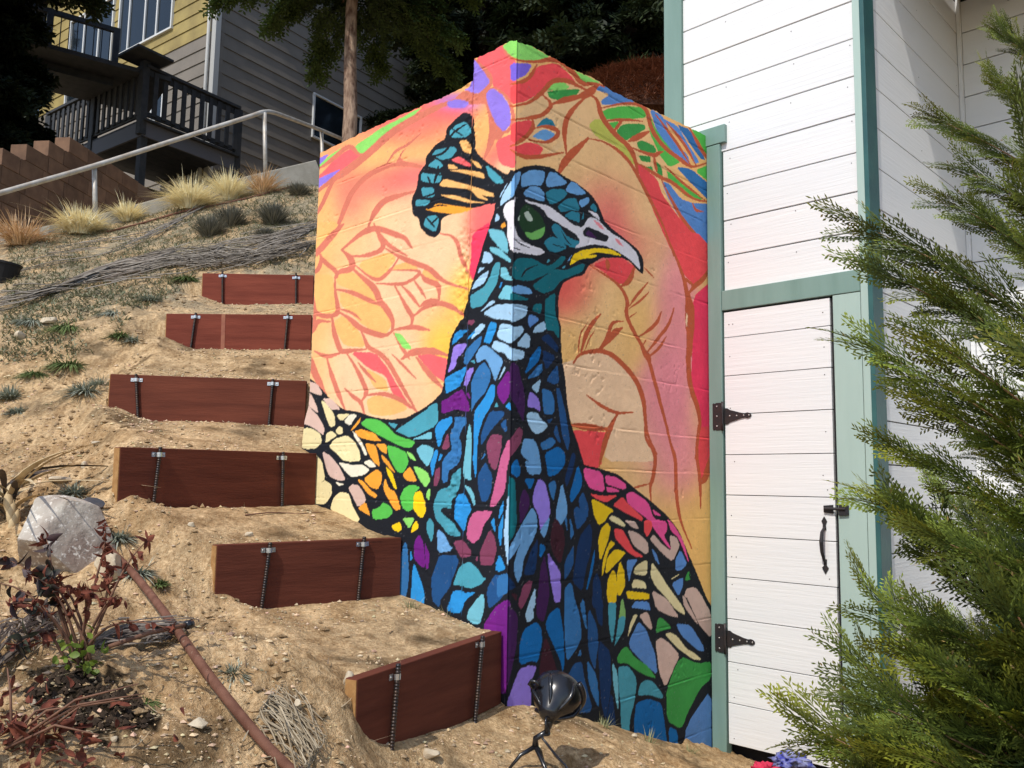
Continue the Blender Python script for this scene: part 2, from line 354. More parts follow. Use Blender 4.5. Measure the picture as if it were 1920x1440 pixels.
# ------------------------------------------------------------------ the mural: outlines traced in image pixels, one line each
# <s|p> <image crop> <colour> [width] points...   s = brush stroke, p = filled shape
CROP = dict(A=(560, 60, .29167), B=(540, 420, .30556), C=(540, 700, .29167), E=(940, 60, .29167), H=(920, 300, .22222), F=(940, 440, .29167), G=(940, 800, .22222), I=(940, 1080, .23609),
             a1=(800, 480, .13889), a2=(800, 670, .13889), a3=(800, 860, .13889), a4=(740, 1000, .13889), b1=(940, 560, .13889), b2=(940, 750, .13889), b3=(940, 940, .13889), b4=(930, 1120, .13889), X=(0, 0, 1))
PAL = dict(co=(220, 126, 104), cr=(205, 98, 62), pe=(253, 208, 165), og=(252, 192, 118), pk=(250, 108, 112), vi=(152, 128, 232), lg=(150, 228, 112), bk=(30, 33, 40), te=(78, 162, 182), lt=(120, 196, 216), lb=(168, 208, 238),
           sk=(48, 150, 222), mb=(55, 118, 178), db=(36, 84, 138), nv=(20, 52, 96), pu=(118, 34, 134), dp=(66, 30, 82), la=(156, 132, 230), ma=(134, 68, 96), ro=(198, 98, 142), dm=(66, 32, 44), ml=(112, 168, 220),
           pp=(222, 190, 175), cm=(241, 226, 172), wc=(246, 238, 214), or_=(253, 170, 60), gr=(92, 196, 82), ye=(255, 212, 30), hp=(252, 92, 160), re=(252, 84, 88), g2=(66, 160, 76), d2=(20, 112, 124), t2=(46, 132, 156),
           wh=(236, 232, 240), eg=(34, 66, 40), eh=(120, 190, 100), tn=(250, 205, 150), yg=(205, 205, 95), bl=(96, 146, 212), rv=(128, 106, 225), b2=(18, 108, 178), yg2=(140, 190, 110), pr=(252, 66, 100), pt=(255, 212, 170), el=(190, 205, 190), pw=(250, 150, 160))
ART1 = """
p A vi 90,870 110,820 200,780 150,845 100,895
p A lg 95,895 190,800 290,735 230,810 170,850 100,900
p A pk 100,960 250,800 345,745 430,790 330,880 200,930 90,985
p A lg 345,745 540,610 800,480 760,520 660,600 520,680 430,780 385,785
p A vi 80,970 200,910 280,875 200,950 80,1040
s A co 36 80,1060 200,965 300,900 430,800 600,640 760,548 950,460 1110,400
s A co 22 80,905 170,855 235,805 300,745 345,735 385,790 430,785
s A co 20 80,1230 150,1120 200,1000 240,950
s A co 26 120,1440 250,1260 300,1130 340,1030 430,930 560,860 640,848 790,870
s A co 14 560,860 620,760 700,730 790,648
p A co 620,850 660,770 700,740 650,800 680,830 760,845 800,860 790,880
s A co 30 450,1250 480,1170 540,1090 620,1060 760,1020
s A co 22 450,1255 560,1275 650,1305 700,1335 730,1390
s A co 22 520,1290 570,1370 700,1440
p A pk 1130,170 1310,60 1330,140 1400,170 1400,470 1330,420 1250,350 1240,280
p A pk 1265,700 1400,640 1400,880 1290,850
s A co 26 1120,170 1200,240 1245,310 1200,380 1120,430
p A vi 1110,180 1135,180 1190,250 1235,320 1190,370 1150,400 1060,375 1110,340
p A co 1070,370 1150,400 1200,390 1220,470 1180,460 1110,470 1000,430
p A vi 950,450 1020,430 1100,450 1070,490 970,490
s A co 34 1210,460 1250,570 1242,700 1195,810
p A co 1235,600 1330,650 1290,700 1240,690
s A co 16 1200,400 1250,345 1340,410 1378,500 1375,600 1330,655 1280,620 1225,520 1200,400
p A vi 1200,400 1245,360 1310,400 1360,480 1365,590 1320,645 1270,600 1230,500
p A lg 1310,100 1380,40 1400,40 1400,170 1370,160 1330,125
s A co 12 1310,90 1335,135 1370,165 1400,180
p B og 60,300 130,320 165,500 165,620 110,720 60,760
p B og 60,0 330,-20 200,140 130,210 60,290
p B og 150,310 270,310 290,400 300,540 240,550 165,520 145,400
p B og 300,310 390,285 520,390 550,470 590,500 400,410 300,370
p B og 420,240 620,170 670,210 600,300 530,360
p B og 320,410 500,480 600,520 640,620 600,680 470,630 320,490
p B og 280,600 340,560 440,660 480,760 350,750 310,680
p B og 640,260 740,230 800,270 790,290 640,280
p B og 830,280 870,280 940,360 820,320
p B og 480,1080 540,1050 700,1090 740,1140 620,1180 500,1170
p B og 470,880 600,950 620,1030 530,1010
p B pk 380,785 540,790 610,880 650,950 770,1150 700,1100 640,1040 600,930 500,890
p B pk 790,805 890,800 990,830 970,980 890,920 840,860
p B pr 1130,60 1250,-20 1240,120 1140,350 1110,300 1120,200
s B co 30 125,220 200,160 280,60 340,0
s B co 22 195,180 220,230 300,290 300,330
s B co 20 120,320 200,280 205,190
s B co 28 300,330 310,290 390,280 400,230 370,190 330,160
s B co 28 330,160 420,80 500,30 570,30 650,60 710,80 755,140
s B co 22 370,195 480,200 600,150 560,70 530,0
s B co 26 600,150 680,200 800,250 870,270 950,355 1110,400
s B co 18 680,210 620,300 540,360 410,250
s B co 16 540,365 620,370 720,370 810,310 800,280 640,285
s B co 30 390,270 450,320 540,400 560,470 600,510 650,600 640,660
s B co 22 290,400 400,420 500,470 600,510
s B co 22 290,320 290,420 310,520 300,560 230,570 160,540 140,440 130,320
s B co 14 310,520 390,540 450,590
s B co 28 310,540 380,580 440,640 520,670 600,690 650,650
s B co 25 270,560 280,640 310,750 330,790 400,775 480,770
s B co 22 440,640 470,700 490,760 560,790 620,850 680,960 760,1100 790,1150
s B co 24 100,710 160,650 180,590 260,600
s B co 18 130,320 130,380 165,500 165,620 110,720
s B co 32 100,740 140,850 190,970 240,1060
s B co 20 165,780 240,820 330,790
s B co 22 240,820 270,930 310,1040 350,1140
s B co 22 360,790 430,900 480,1010 480,1050 450,1090
s B co 20 350,1010 400,1060 450,1090 470,1170
s B co 22 480,1050 600,1040 700,1080 790,1150
s B co 16 430,850 480,910 540,970
s B co 24 640,650 760,630 820,640 870,650
s B co 22 760,630 770,570 740,530 650,370
s B co 26 770,570 850,500 940,480 1030,520 1085,570
s B co 18 700,380 760,440 810,510
s B co 14 770,340 820,410 850,460
s B co 20 810,510 860,470 930,465
s B co 28 810,300 850,350 930,370 930,460
s B co 12 640,800 720,880 790,950
s B co 34 700,830 760,785 900,775 990,810
s B co 26 790,820 870,920 955,1015
s B co 18 935,60 1010,70 1050,130 1055,200 1090,270 1130,340
s B co 18 650,670 720,790 750,830 
p B lg 648,670 690,668 770,768 712,768
p E lg 60,30 100,40 200,95 320,165 260,190 90,172
p E rv 60,195 200,205 170,270 60,325
p E re 60,345 180,310 230,220 350,195 440,270 510,370 430,320 340,300 260,380 150,450 60,465
p E lg 285,370 330,320 400,325 440,355 390,385
p E g2 290,380 380,375 510,365 480,410 370,440 310,425
p E tn 100,550 180,450 260,400 318,462 260,530
p E tn 295,530 350,480 510,435 420,500 400,560 395,625 350,560
p E re 60,582 205,562 190,640 140,690 60,715
p E t2 220,610 280,550 330,565 355,625 280,600
p E ml 195,670 270,622 352,652 310,705 250,690
p E re 80,740 170,705 240,720 275,750 250,792 130,802
p E tn 285,785 390,695 398,735 330,782
p E yg 640,560 720,670 830,740 865,875 740,730 620,680 560,600 600,560
p E lg 430,230 520,270 640,330 550,330 500,310
p E bl 600,370 650,335 740,380 870,455 760,460 650,470 640,440 700,400
p E gr 640,520 680,490 780,475 930,485 930,550 850,560 760,560 660,560
p E gr 680,585 760,570 725,625
p E g2 735,640 780,590 920,590 930,625 830,680 800,700
p E gr 940,500 1000,640 1100,740 1155,835 1080,870 1020,800 950,640
p E g2 870,710 910,695 980,730 1000,770 960,790 880,750
p E g2 880,790 960,800 960,840 900,830
p E g2 920,870 970,860 980,900
p E g2 980,820 1030,860 1040,930 1000,910
p E bl 950,490 1040,540 1100,700 1200,790 1215,865 1150,830 1000,640
p E bl 1020,550 1130,600 1200,720 1275,835 1240,850 1180,730 1090,620
p E mb 1120,590 1215,630 1315,825 1280,815
p E gr 1210,600 1360,660 1345,825 1280,740
p E gr 1240,890 1350,845 1350,975
p E mb 1120,865 1220,880 1350,990 1350,1100 1200,950
p E gr 1060,880 1200,1000 1310,1080 1200,1070 1080,960
p E bl 1030,960 1080,970 1150,1070 1230,1100 1350,1105 1350,1395 1200,1260 1120,1150 1070,1060
p E re 875,840 1000,940 1040,1050 1150,1200 1300,1340 1350,1460 1120,1460 1000,1200 930,1020 880,900
s E cr 24 60,165 200,200 330,170 400,200 460,260 520,340 600,330 660,350
s E cr 20 60,335 180,310 230,210
s E cr 24 60,478 180,460 280,370 330,310 420,310 500,350 560,380
s E cr 22 60,565 200,550 280,530 330,460 260,400
s E cr 40 480,420 560,400 620,340
s E cr 28 330,460 430,430 540,410
s E cr 26 560,400 430,520 400,640 420,780
s E cr 22 200,550 210,620 130,700 60,735
s E cr 20 210,620 280,600 390,640 300,720 180,690
s E cr 22 60,755 150,810 260,800 400,775
s E cr 38 365,920 430,800 560,685
s E cr 16 560,685 660,700 770,770 850,870 890,950 950,1060 1050,1250 1110,1440
s E cr 24 560,400 620,430 640,540 720,650 830,740 870,850 885,950
s E cr 20 640,490 750,460 890,460 940,510 960,620 1040,740 1150,820 1200,860 1240,870 1350,830
s E cr 14 660,570 780,560 910,575 
s E cr 14 720,640 785,560
s E cr 30 820,700 870,680 950,640
s E cr 20 830,740 980,800 1010,780 1040,770
s E cr 18 870,840 940,880 1030,940 1100,960 1230,1080 1350,1092
s E cr 12 1050,860 1180,980 1310,1082
s E cr 12 1230,1100 1250,1150 1300,1155
s E cr 14 980,800 1000,900
s E cr 14 990,530 1120,700 1215,855
s E cr 14 1060,580 1180,720 1250,855
s E cr 16 1205,610 1280,750 1350,850
s E cr 16 1030,950 1120,1130 1210,1260 1350,1395
p F pr 1230,400 1360,290 1360,1460 1290,1460 1280,1150 1220,950 1230,700
p F re 1070,0 1260,-20 1345,80 1345,220 1250,330 1170,250
p F re 590,190 680,160 760,140 870,210 830,290 770,325 660,240
p F re 455,1255 560,1260 690,1270 660,1350 640,1500 530,1500 480,1330
p F pt 480,800 560,760 680,760 780,830 860,940 910,1080 920,1280 980,1400 990,1460 650,1460 710,1240 560,1225 440,1215 400,1000 380,830
s F cr 24 1060,0 1150,200 1200,370 1200,500 1210,700 1200,850 1220,1000 1270,1120 1280,1260 1245,1440
s F cr 44 1205,380 1215,500 1215,780
s F cr 24 1350,200 1300,290 1240,330 1200,390
s F cr 14 1170,270 1240,330
p F pt 1193,500 1202,520 1195,600 1186,560
s F cr 18 560,190 660,250 770,330 820,430 800,500 840,600 920,740 960,830 1000,1000 1050,1180 1090,1360 1110,1440
s F cr 20 680,160 690,225
s F cr 24 855,210 830,300 770,335
s F cr 10 920,210 985,280
s F cr 10 500,780 500,650 560,560 
s F cr 22 515,760 540,650 590,560 640,510
s F cr 10 540,740 570,660 600,620
s F cr 24 465,825 500,770 560,750 660,745 740,790 830,880 880,960 920,1080 930,1280 1000,1410
s F cr 34 630,745 690,670 740,620 775,600
s F cr 18 640,720 690,640 710,560 785,555
s F cr 14 825,460 870,390 945,305
s F cr 12 825,475 900,420 950,368
s F cr 9 805,545 870,500
s F cr 18 880,660 960,610 1010,560 1030,495
s F cr 30 900,720 940,780 960,820
s F cr 16 920,780 1000,680 1080,580 1110,470
s F cr 14 940,790 1010,740 1062,655
s F cr 8 900,740 935,670
s F cr 18 548,1032 640,1100 740,1150 848,1140
s F cr 26 750,1150 700,1240 660,1350 640,1450
s F cr 34 450,1222 560,1235 690,1252
s G cr 24 1210,-20 1210,100 1310,230 1280,440 1250,500 1260,630
s G cr 14 1100,518 1180,500 1255,478
s G cr 22 1400,-10 1430,150 1470,260 1470,450 1480,660 1520,830 1605,1030
p G re 1680,0 1770,0 1770,250 1720,440 1670,460 1650,250
s G cr 20 1660,-10 1640,200 1680,520 1680,690
s G cr 40 1765,250 1720,440 1680,480
s G cr 22 890,40 860,180 825,340
"""
ART2 = """
p X bk 559,676 569,680 580,707 601,726 619,747 644,768 671,771 699,782 729,787 760,784 791,768 815,750 829,735 833,713 838,686 842,658 846,631 855,616 864,600 872,579 879,554 891,512 904,466 919,420 928,395 929,380 850,400 828,410 827,436 816,446 802,442 788,427 786,410 774,403 771,373 781,354 785,325 799,308 799,294 811,279 822,267 835,261 838,241 855,223 870,211 880,212 889,224 890,247 891,281 910,302 932,316 952,328 958,317 964,320 984,312 1009,309 1036,314 1053,326 1067,336 1084,344 1109,364 1120,380 1128,398 1133,413 1151,431 1176,451 1196,467 1206,484 1208,500 1206,515 1193,504 1182,491 1164,483 1142,484 1129,484 1118,491 1104,498 1096,515 1076,520 1058,529 1051,544 1048,560 1048,599 1052,609 1052,629 1053,657 1056,682 1060,713 1064,760 1066,771 1073,803 1085,839 1094,869 1096,872 1124,878 1158,889 1184,911 1218,938 1251,967 1273,996 1287,1031 1307,1075 1324,1120 1345,1155 1345,1480 540,1480 540,676
p A te 1010,600 1075,570 1112,640 1065,680 980,680 970,640
p A te 860,790 880,760 1000,735 1022,762 985,810 920,825 880,800
p A te 840,850 890,815 935,860 900,880 835,865
p A te 790,905 860,915 925,905 912,965 850,972 788,960
p A te 785,1000 870,1000 875,1060 800,1060
p A te 755,1075 850,1080 830,1115 748,1120
p A te 820,1190 880,1175 908,1212 880,1292 800,1245
p A te 1200,850 1290,920 1325,972 1270,978 1220,925
p A og 1030,700 1085,695 1118,782 1060,770
p A pk 975,825 1030,798 1112,852 1095,868
p A og 1095,812 1160,842 1180,880 1140,866
p A og 960,850 1000,855 1030,880 965,882
p A og 960,890 1070,885 1185,905 1198,945 1120,925 1050,905
p A og 900,990 935,940 1060,975 1250,1035 1258,1065 1130,1040 1100,1010
p A og 905,1045 1000,1050 1120,1085 1215,1100 1100,1098 980,1072
p A og 1110,1010 1170,1045 1230,1088 1150,1065
p A or_ 850,1135 890,1100 1010,1118 1140,1135 1010,1172 890,1160 810,1140
s A bk 14 960,700 1000,640 1080,590
s A bk 12 985,620 1060,670
s A bk 16 840,800 930,790 1000,700
s A bk 14 780,900 870,905 960,930
s A bk 14 790,1060 880,1040 900,1000
s A bk 12 850,1240 900,1190
s A bk 14 820,1190 880,1260
s A bk 10 830,1140 900,1110 960,1120
s A bk 14 830,930 850,980
s A bk 16 900,860 870,980
p C pp 85,40 190,65 225,130 215,145 170,130 85,95
p C pp 70,270 95,190 140,205 190,270 235,350 230,400 190,370 150,330 70,315
p C pp 90,120 150,128 185,200 195,260 150,215 110,175 90,180
p C pp 0,370 60,325 125,318 100,400 70,430 0,400
p C cm 100,435 120,360 150,345 210,390 218,440 180,482 140,487 95,462
p C cm 215,175 240,185 300,270 303,340 270,348 240,270
p C pp 225,162 280,160 340,232 280,238 250,200
p C cm 310,265 405,258 350,305 330,300
p C wc 358,312 400,260 447,263 400,337
p C or_ 402,368 470,278 458,320 420,362
p C cm 240,450 245,390 280,368 318,400 280,422
p C cm 303,370 330,338 352,352 352,388 320,392
p C cm 262,470 300,420 380,398 430,440 460,500 467,562 400,572 350,557 310,512
p C wc 413,368 440,388 480,450 512,522 495,528 468,470 430,410
p C wc 318,568 400,590 480,585 527,620 490,652 410,670 370,632
p C wc 483,570 530,553 572,602 530,607
p C pp 218,498 270,528 330,600 372,687 330,692 265,662 238,590
p C cm 165,510 215,560 242,680 202,710 192,790 165,820
p C cm 198,712 240,688 282,720 282,780 240,842 165,840 180,760
p C wc 303,698 362,712 330,727
p C cm 270,880 290,800 340,762 392,775 412,850 470,950 380,960
p C pp 388,740 410,713 450,718 492,780 502,822 450,862 418,800
p C or_ 448,868 500,822 532,920 490,895
p C or_ 425,370 480,358 560,388 602,437 530,432 460,412
p C or_ 498,450 560,458 580,520 592,602 550,572 510,500
p C or_ 562,453 632,453 637,522 600,502
p C or_ 598,518 640,558 692,642 660,622 610,560
p C or_ 483,680 570,613 602,640 602,700 577,747 530,732
p C or_ 443,680 480,690 530,750 577,782 560,802 510,772
p C ye 628,598 670,640 702,742 690,747 640,652
p C or_ 613,740 623,668 650,740 690,758 727,872 690,882 640,802
p C or_ 733,655 780,598 800,618 832,697 770,692
p C gr 468,325 500,288 580,298 640,338 700,400 822,440 790,482 730,472 630,422 540,372
p C gr 633,458 700,478 760,508 777,572 740,642 700,632 650,542
p C lg 758,500 800,518 827,567 780,542
p C lg 803,593 850,608 900,638 917,692 885,737 850,692
p C gr 718,800 750,733 800,713 852,735 812,770 807,872 770,892 735,862
p C ye 813,768 855,753 882,840 887,882 865,932 840,922 803,872
p C gr 538,880 590,858 610,828 652,848 677,892 640,932 550,942
p C lg 883,790 905,738 917,755 907,822
p C lg 733,930 817,930 780,1002 760,972
p C ye 663,980 720,953 732,1002 710,1022 680,1007
p C ye 788,1032 800,980 827,943 842,992
p C te 690,370 850,260 962,188 967,330 792,417 720,382
p C te 638,315 712,325 685,357
p C lt 790,430 925,370 927,422 850,422
p C lt 823,490 870,453 942,490 900,605 860,562
p a1 lb 740,90 765,0 775,-60 850,-50 880,0 905,40 860,100
p a1 lb 690,245 710,160 795,152 720,212
p a1 lb 612,458 650,370 720,270 848,188 800,342 750,392 660,432
p a1 te 588,560 620,520 780,420 850,300 900,140 950,78 1002,100 962,350 900,460 790,642 740,682 603,712
p a1 lt 1003,150 1080,165 1120,262 1145,290 1145,335 1080,327 1003,282
p a1 sk 990,445 978,420 1010,350 1032,355
p a1 lt 963,572 1060,398 1145,400 1145,588 1030,582
p a1 lb 715,768 880,593 942,622 830,690
p a1 lb 762,778 900,678 980,653 1135,643 1372,670 1352,802 1160,902 1130,867 930,852
p a1 ma 543,902 570,858 657,865 630,932 550,922
p a1 lb 598,1132 650,1000 740,908 802,935 750,1012
p a1 sk 343,1205 370,1070 420,1008 582,993 480,1062 420,1142
p a1 sk 528,1135 640,1008 662,1020 600,1102
p a1 sk 768,1172 860,878 967,915 862,1192 800,1167
p a1 lb 943,1092 1000,913 1130,928 1200,960 1280,938 1322,990 1260,1082 1130,1192
p a1 lb 878,1232 920,1138 1080,1188 1130,1240 1332,1290 1302,1392 1140,1412 1100,1382 1050,1312 960,1292
p a1 lb 1208,1202 1340,1028 1402,1100 1392,1232 1340,1247
p a1 mb 500,1460 530,1280 620,1180 752,1068 740,1182 640,1342 560,1460
p a1 la 353,1300 370,1220 440,1188 552,1178 500,1292 440,1342 400,1432 330,1432
p a2 ml 668,-20 720,-122 790,-172 880,-112 1037,40 980,202 920,333 878,180 800,12 690,82
p a2 te 600,60 640,25 665,82
p a2 la 288,212 310,130 340,58 412,68 380,152
p a2 la 488,372 568,148 652,138 547,397
p a2 sk 248,290 380,208 542,118 532,202 462,362 380,432 263,492 250,400
p a2 pu 198,590 280,558 460,428 512,490 572,622 572,737 420,702 380,702 203,772
p a2 pu 528,490 570,473 597,582
p a2 mb 598,360 660,200 720,108 790,68 862,180 862,302 790,482 660,612 598,742 610,560
p a2 sk 633,800 660,700 780,558 860,378 927,370 922,542 850,682 762,832 720,962 690,1102 680,1440 622,1440 640,1100
p a2 pu 958,380 1092,188 1120,200 1110,542 1030,642 958,512
p a2 lb 968,302 1060,98 1062,172 1000,262
p a2 dp 1120,80 1180,75 1242,120 1282,302 1322,452 1327,702 1310,882 1178,602 1120,522
p a2 sk 1063,662 1110,598 1157,732 1110,702
p a2 db 728,1202 728,1080 760,950 860,718 1062,728 1000,842 880,962
p a2 db 998,902 1077,818 1082,1022 1030,972
p a2 te 918,672 940,608 972,662
p a2 sk 118,952 180,858 342,793 342,882 232,1032 180,1202 150,1202 123,1052
p a2 mb 368,798 530,808 537,902 480,952 432,1082 472,1162 462,1342 400,1442 213,1442 240,1350 330,1250 340,1220 318,1100 328,970 368,950
p a2 ma 203,1222 290,998 312,1212 240,1252
p a2 lt 543,1062 575,888 607,970 602,1440 498,1440 520,1250
p a2 ma 808,1152 880,1038 1022,1048 1012,1202 970,1440 838,1440 813,1282
p a3 ma 838,-5 982,-5 937,162 870,122
p a3 ro 1000,0 1110,-285 1120,-100 1112,0 1082,160 1062,432 930,642 848,652 908,400 960,180
p a2 ma 1112,1132 1240,938 1302,990 1262,1182 1112,1375
p a2 te 0,680 152,598 142,832 0,952
p a2 lt 0,1020 67,998 62,1102 0,1102
p a2 lt 0,1178 102,1240 40,1342 0,1442
p a2 sk 48,1440 110,1248 162,1258 122,1440
p a2 sk 158,1402 180,1298 222,1308 190,1382
p a2 mb 728,1392 780,1288 792,1322
p a3 sk 48,82 68,-5 132,-5 102,152 80,262
p a3 ma 93,372 115,158 182,108 177,272 140,372
p a3 mb 203,282 210,-5 442,-5 382,92 290,172 282,302 230,332
p a3 lt 498,-5 602,-5 592,182 607,302 498,252
p a3 sk 633,102 638,-5 682,-5 662,282
p a3 db 688,222 790,38 832,130 887,232 872,422 820,572 740,582 700,402
p a3 te 83,622 160,428 310,378 340,218 452,108 462,262 432,402 332,562 332,682 240,652 178,702 330,852 482,1052 310,1042 200,902 120,812
p a3 sk 358,602 420,478 512,468 612,682 550,792 512,992 440,902 360,802
p a3 lt 498,340 600,398 642,480 657,622 630,632 590,502
p a3 ro 538,1062 560,858 640,713 892,698 850,792 770,892 720,1072 630,1152
p a3 ml 143,940 240,1018 347,1242 148,1277
p a3 ma 353,1110 500,1098 612,1250 590,1322 460,1342
p a3 ma 718,1262 850,948 922,1060 947,1232 890,1442 730,1442 718,1352
p a3 sk 863,872 910,778 932,1002
p a3 sk 973,822 980,700 1037,558 1037,702
p a3 sk 963,932 1042,718 1022,962 1000,1202 970,1082
p a3 lb 1043,952 1060,800 1088,498 1105,500 1105,1440 1085,1440 1070,1300 1045,1102
p a3 d2 1097,218 1190,288 1202,502 1212,902 1160,1062 1097,1175
p a3 b2 1143,192 1158,60 1220,-10 1262,152 1220,262
p a3 sk 918,1442 985,1298 1052,1442
p a3 te 0,982 0,868 40,798 97,870 92,1032 65,1132
p a4 mb 18,762 98,218 140,118 172,160 192,562 170,772 120,952 0,950
p a4 pu 258,332 268,120 330,8 392,130 412,402 400,482 310,412
p a4 pu 403,108 472,280 452,492 420,482
p a4 sk 218,862 230,540 260,398 362,660 407,862 390,960 218,960
p a4 sk 208,302 220,228 242,340 210,382
p a4 db 493,602 560,418 600,298 820,288 872,370 790,582 720,762 620,882 600,1002 498,902
p a4 te 778,702 880,438 1010,378 1122,480 1180,588 1227,610 1170,682 1040,747 940,722 840,692
p a4 sk 688,1042 770,798 860,763 960,808 1112,788 950,902 890,1072 780,1082
p a4 lt 968,1152 1000,1018 1100,898 1197,798 1212,982 1150,1220 1060,1230
p a4 db 1238,762 1340,558 1500,570 1560,640 1440,882 1260,1032
p a4 sk 1348,492 1420,288 1440,330 1500,480 1410,522
p a4 ma 1088,352 1120,298 1115,392
p a4 pu 1178,1262 1350,998 1500,900 1570,920 1570,1500 1300,1500
p b1 d2 438,102 547,58 537,212 430,152
p b1 d2 593,-10 732,-10 727,202 782,352 782,552 700,422 618,310 598,202
p b1 bl 353,282 390,208 490,248 512,290 430,352 385,392
p b1 lb 428,462 460,378 575,298 632,390 560,452
p b1 nv 538,532 640,468 772,642 772,732 600,592
p b1 nv 568,682 742,782 600,972 568,832
p b1 b2 308,1032 400,778 530,628 547,700 500,852
p b1 mb 338,1082 540,858 557,990 480,1052
p b1 db 598,1102 760,878 777,1132 710,1162
p b1 lb 398,1192 540,1078 490,1292
p b2 la 358,92 360,0 380,-112 450,-72 510,0 537,162 440,102
p b2 mb 548,-162 680,-112 717,0 717,152 680,197 580,192 555,0
p b2 db 738,-162 790,-152 842,60 892,302 917,562 895,702 820,502 790,252
p b2 lb 343,202 380,163 490,173 542,260 632,352 560,422 490,462 430,442 360,332
p b2 db 608,272 692,248 650,312
p b2 db 698,432 740,318 802,592 760,562
p b2 ml 263,702 300,518 430,528 470,588 512,700 547,992 390,1012 340,952 318,820 380,832 300,762
p b2 mb 518,592 670,498 737,572 660,652 560,682
p b2 b2 583,722 740,633 800,648 857,720 857,872 740,1012 630,1032 608,872
p b2 b2 138,962 210,778 252,920 242,1042 160,1002
p b2 b2 298,1065 452,1058 380,1222
p b2 la 413,1342 450,1168 500,1058 592,1120 652,1400 657,1562 520,1782 498,1562 440,1442
p b2 dp 238,1362 300,1188 372,1290 372,1452 240,1702
p b2 mb 633,1132 720,1078 742,1160 700,1372 650,1242
p b2 ml 818,1088 892,1440 882,1562 800,1702 718,1582
p b2 nv 848,1062 960,698 1002,760 960,962 880,1182
p b2 b2 918,1282 1030,858 1092,1080 1070,1202 940,1402
p b2 db 1038,1342 1100,1228 1172,1440 1172,1602 1060,1502
p b3 ml 228,382 410,68 472,180 477,380 400,562 290,782 270,982 220,1112 168,982 163,832 218,642 260,548 170,702 80,832 80,698
p b3 ml 513,392 662,188 600,452 565,497
p b3 dm 678,332 730,218 842,380 852,560 790,862 680,682 653,502
p b3 nv 308,902 400,648 492,478 460,982 310,1002
p b3 b2 508,558 607,620 515,777
p b3 la 618,668 770,918 797,1000 802,1342 730,1372 698,1252 640,932
p b3 dp 488,1440 520,898 580,718 612,900 640,1100 652,1252 620,1440
p b3 mb 848,242 880,208 892,432
p b3 mb 918,188 982,430 930,532
p b3 db 973,132 1010,58 1172,220 1020,402 1000,302
p b3 db 848,802 972,578 972,822 920,962 840,1072
p b3 nv 958,1042 1040,498 1190,288 1222,400 1202,702 1140,902 1090,1222 980,1112
p b3 b2 1138,1192 1262,598 1252,802 1220,972 1160,1182
p b3 nv 1228,1102 1280,948 1342,1100 1362,1440 1220,1440
p b3 nv 85,998 202,1150 85,1222
p b3 mb -60,1010 85,968 85,1232 -60,1310
p b3 sk -40,700 45,902 -60,960
p b3 ma 233,1392 280,1158 360,1078 427,1080 390,1222 290,1442
p b3 lb 343,1440 467,1138 460,1440
p b3 dm 128,1242 212,1258 200,1352
p b3 mb 848,1182 920,1088 960,1160 1000,1440 850,1440
p b4 lb 393,232 470,-5 527,-5 502,162 512,280 425,347
p b4 dp 548,102 540,-5 722,-5 690,142 640,347 550,262
p b4 ma 300,100 305,-5 410,-5 345,170
p b4 la 773,-5 872,-5 860,42 800,72
p b4 dp 150,100 292,212 282,562 230,902 160,1202 150,602
p b4 b2 663,392 710,228 850,118 892,360 912,502 922,902 905,1012 860,832 760,622
p b4 b2 308,642 380,428 540,328 612,420 622,602 570,882 480,862 318,912
p b4 dm 580,980 600,900 650,558 690,558 832,1000 840,1100 600,1100
p b4 la 158,1402 260,1098 320,968 450,918 552,940 500,1082 450,1152 480,1332 470,1500 158,1500
p b4 mb 918,102 930,-5 1052,-5 1132,252 1157,542 1100,682 958,882 928,602
p b4 mb 1128,102 1180,-5 1232,432 1200,402
p b4 mb 1100,800 1150,700 1160,790
p b4 db 1238,152 1372,422 1372,702 1340,1002 1270,802 1238,602
p b4 db 968,1052 1050,908 1162,858 1192,1102 1322,1560 960,1560
p b4 b2 1228,832 1330,1048 1392,1302 1392,1500 1330,1322 1248,1152
p b4 nv 1298,-5 1442,-5 1442,402 1380,352
p b4 pu 0,142 140,58 152,60 152,562 160,1300 0,1300
p H lb 83,322 80,298 160,160 112,262
p H lb 88,387 80,370 110,278 180,170 192,200 182,312 130,352
p H ml 183,132 257,88 252,170 200,282 165,332
p H ml 263,122 340,83 462,93 457,152 430,217 340,212 263,232
p H ml 283,272 340,218 410,223 462,280 457,352 360,322 290,302
p H ml 463,182 500,98 560,108 652,190 620,212 480,232
p H ml 638,242 680,178 730,198 812,280 760,297 640,272
p H t2 468,272 520,243 620,248 652,290 580,352 510,377 480,322
p H t2 563,392 640,328 720,318 757,400 750,432 690,422 600,442
p H ml 748,342 830,308 837,350 780,402 750,372
p H t2 838,402 870,358 902,410 890,442
p H t2 618,472 690,428 757,450 757,527 700,512
p H t2 768,502 790,428 787,502
p H wh 108,422 130,368 180,338 217,308 202,400 202,542 230,642 270,682 350,722 420,742 467,780 400,806 330,792 170,775 138,640 148,520 118,480
p H wh 288,333 420,368 500,388 600,468 700,548 780,570 830,478 900,498 1000,598 1150,698 1240,788 1272,935 1200,862 1120,802 1040,752 960,722 850,712 770,732 708,742 760,682 720,622 640,572 500,492 400,382 300,352
p H wh 818,422 900,448 932,512 860,462
s H bk 14 200,660 250,710 330,740
s H bk 10 190,735 250,760
p H bk 330,372 400,382 460,430 500,520 490,610 450,680 380,700 300,680 240,620 200,540 190,460 215,380 270,350
p H eg 235,480 262,400 310,368 370,412 430,470 465,560 460,622 410,662 350,672 290,622 250,562
p H eh 290,600 340,620 400,590 462,560 450,630 410,665 350,675 300,640
p H el 285,440 320,430 350,470 360,510 330,520 300,490
p H el 232,490 250,460 240,520
